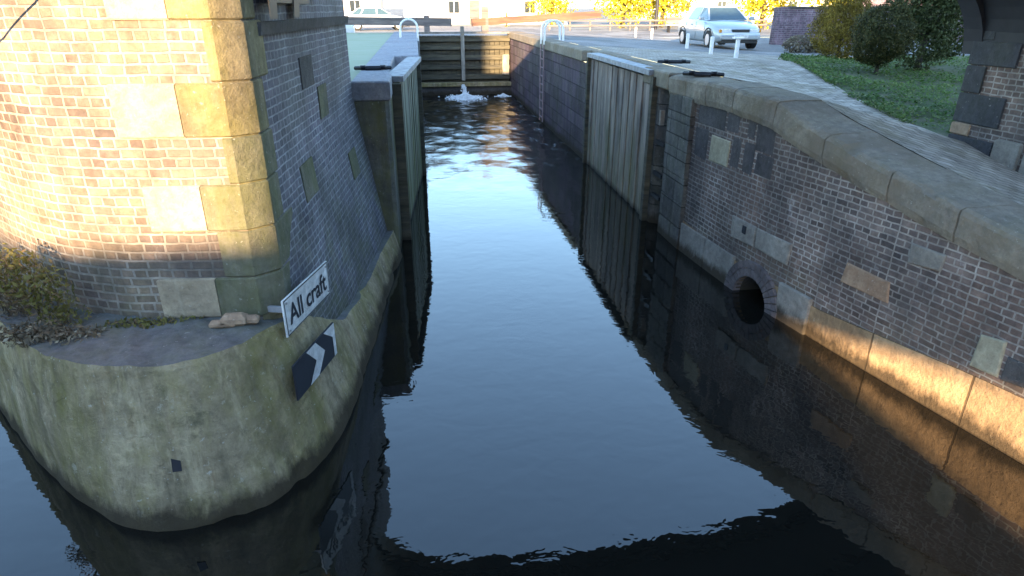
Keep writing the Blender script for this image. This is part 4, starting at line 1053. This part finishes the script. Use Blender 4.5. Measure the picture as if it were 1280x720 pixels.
    for s_ in (-1, 1):
        sm = MB()
        for sx in (-.95, .1, .98): sm.box(sx-.006, sx+.006, s_*.862-.003, s_*.862+.003, .32, .88)
        sm.build('door_seam', 'trim', o)
        MB().bevbox(1.99, 2.1, s_*.69-.035, s_*.69+.035, .56, .66, .01).build('indicator', M['ind'], o)
        MB().bevbox(1.96, 2.12, s_*.5-.15, s_*.5+.15, .56, .68, .02).build('headlight', 'lamp', o)
        MB().bevbox(.72, .86, s_*.92-.08, s_*.92+.08, .93, 1.05, .02).build('wing_mirror', paint, o)
        MB().box(-.4, -.28, s_*.863-.008, s_*.863+.008, .76, .79).build('door_handle', 'trim', o)
    MB().bevbox(2.1, 2.2, -.68, .68, .34, .5, .03).build('bumper', paint, o)
    MB().box(2.08, 2.15, -.3, .3, .57, .66).build('grille', 'trim', o); MB().box(2.19, 2.21, -.26, .26, .38, .48).build('number_plate', 'sign_white', o)
    MB().box(1.6, 2.12, -.62, .62, .22, .33).build('underbody', 'trim', o)
    o.location = (x, y, z); o.rotation_euler = (0, 0, rz)
    return o
c1 = car(11.05, 24.3, gz(11.05, 24.3)-.002, R(-93), 'silver saloon car parked on the paved yard behind the white posts', 'silver')
c2 = car(-2.6, 47, 2.34, R(8), 'white car parked beyond the lock at the far left', 'white_paint')
# white posts
P0 = thing('white_post', (8.55, 20.9, gz(8.55, 20.9)), 'short white post', 'post', 'short white posts along the yard edge')
mb = MB(); x, y, z = P0['_o']; mb.bevbox(x-.04, x+.04, y-.04, y+.04, z-.05, z+.45, .012); mb.build('shaft', 'white', P0)
labs = ['white post in front of the silver car rear wheel', 'white post in front of the silver car front wheel', 'white post with a wide cap before the silver car bumper', 'white post standing left of the silver car, nearer one', 'white post standing left of the silver car, further one']
P0['label'] = labs[0]
for k, (x, y) in enumerate([(7.9, 17.6), (8.0, 16.3), (10.9, 31.0), (10.6, 32.5)]):
    c = copy_tree(P0); c.location = (x, y, gz(x, y)); c['label'] = labs[k+1]
    if k == 1: c_ = MB(); c_.bevbox(x-.13, x+.13, y-.07, y+.07, gz(x, y)+.45, gz(x, y)+.49, .01); c['_o'] = [x, y, gz(x, y)]; c_.build('cap', 'white', c)

# ---------------------------------------------------------------- unseen blocks added behind the camera to cut and shape the sunlight
def sun_blocker(x0, x1, y0, y1, z1, label, floors):
    o = thing('sun_blocker', ((x0+x1)/2, (y0+y1)/2, 2), label, 'sun_blocker')
    MB().box(x0, x1, y0, y1, 1.9, z1).build('wall', 'brick_red', o)
    MB().box(x0-.05, x1+.05, y0-.2, y1+.2, z1+.002, z1+.25).build('parapet', 'dark_stone', o)
    n = int((x1-x0)/3.4)
    for fl in range(floors):
        for i in range(n):
            wx = x0+1.7+i*(x1-x0-1.5)/n; wz = 3.2+fl*3.3
            if n*floors > 60: continue
            f = MB().box(wx-.6, wx+.6, y1-.02, y1+.05, wz, wz+1.7).build('window', 'beam_grey', o)
            MB().box(wx-.52, wx+.52, y1+.052, y1+.06, wz+.08, wz+1.62).build('pane', 'glass', f)
sun_blocker(-3.1, 42, -40, -25, 15.3, 'tall brick block added unseen behind the camera to shade the lock', 3)  # invented blocker, keeps sun off the chamber and right bank
sun_blocker(-10.35, -5.4, -26, -25, 14.2, 'narrow brick block added unseen behind the camera to edge the pier sunlight', 3)  # added out of view so sun stops at the pier corner
ln = thing('sun_gap_block', (-4.15, -26, 7.1), 'brick block added unseen above a gap that lets sun onto the wing footing', 'sun blocker')
MB().box(-5.39, -3.11, -25.9, -25.1, 7.25, 14.2).build('wall', 'brick_red', ln); MB().box(-5.34, -3.16, -26, -25.0, 14.21, 14.4).build('parapet', 'dark_stone', ln)  # made-up lintel, caps the sun strip falling on the wing footing
sun_blocker(-16.05, -10.4, -40, -25.05, 8.35, 'lower brick block added unseen behind the camera to shade the pier foot', 1)  # added low blocker, its top sets where sunlight starts on the pier
sun_blocker(-45, -16.1, -33, -25.1, 16.5, 'brick block added unseen behind the camera, shading the left of the upper gate', 2)  # added blocker, leaves only the right end of the upper gate lit
for o in bpy.data.objects:
    if '_o' in o: del o['_o']
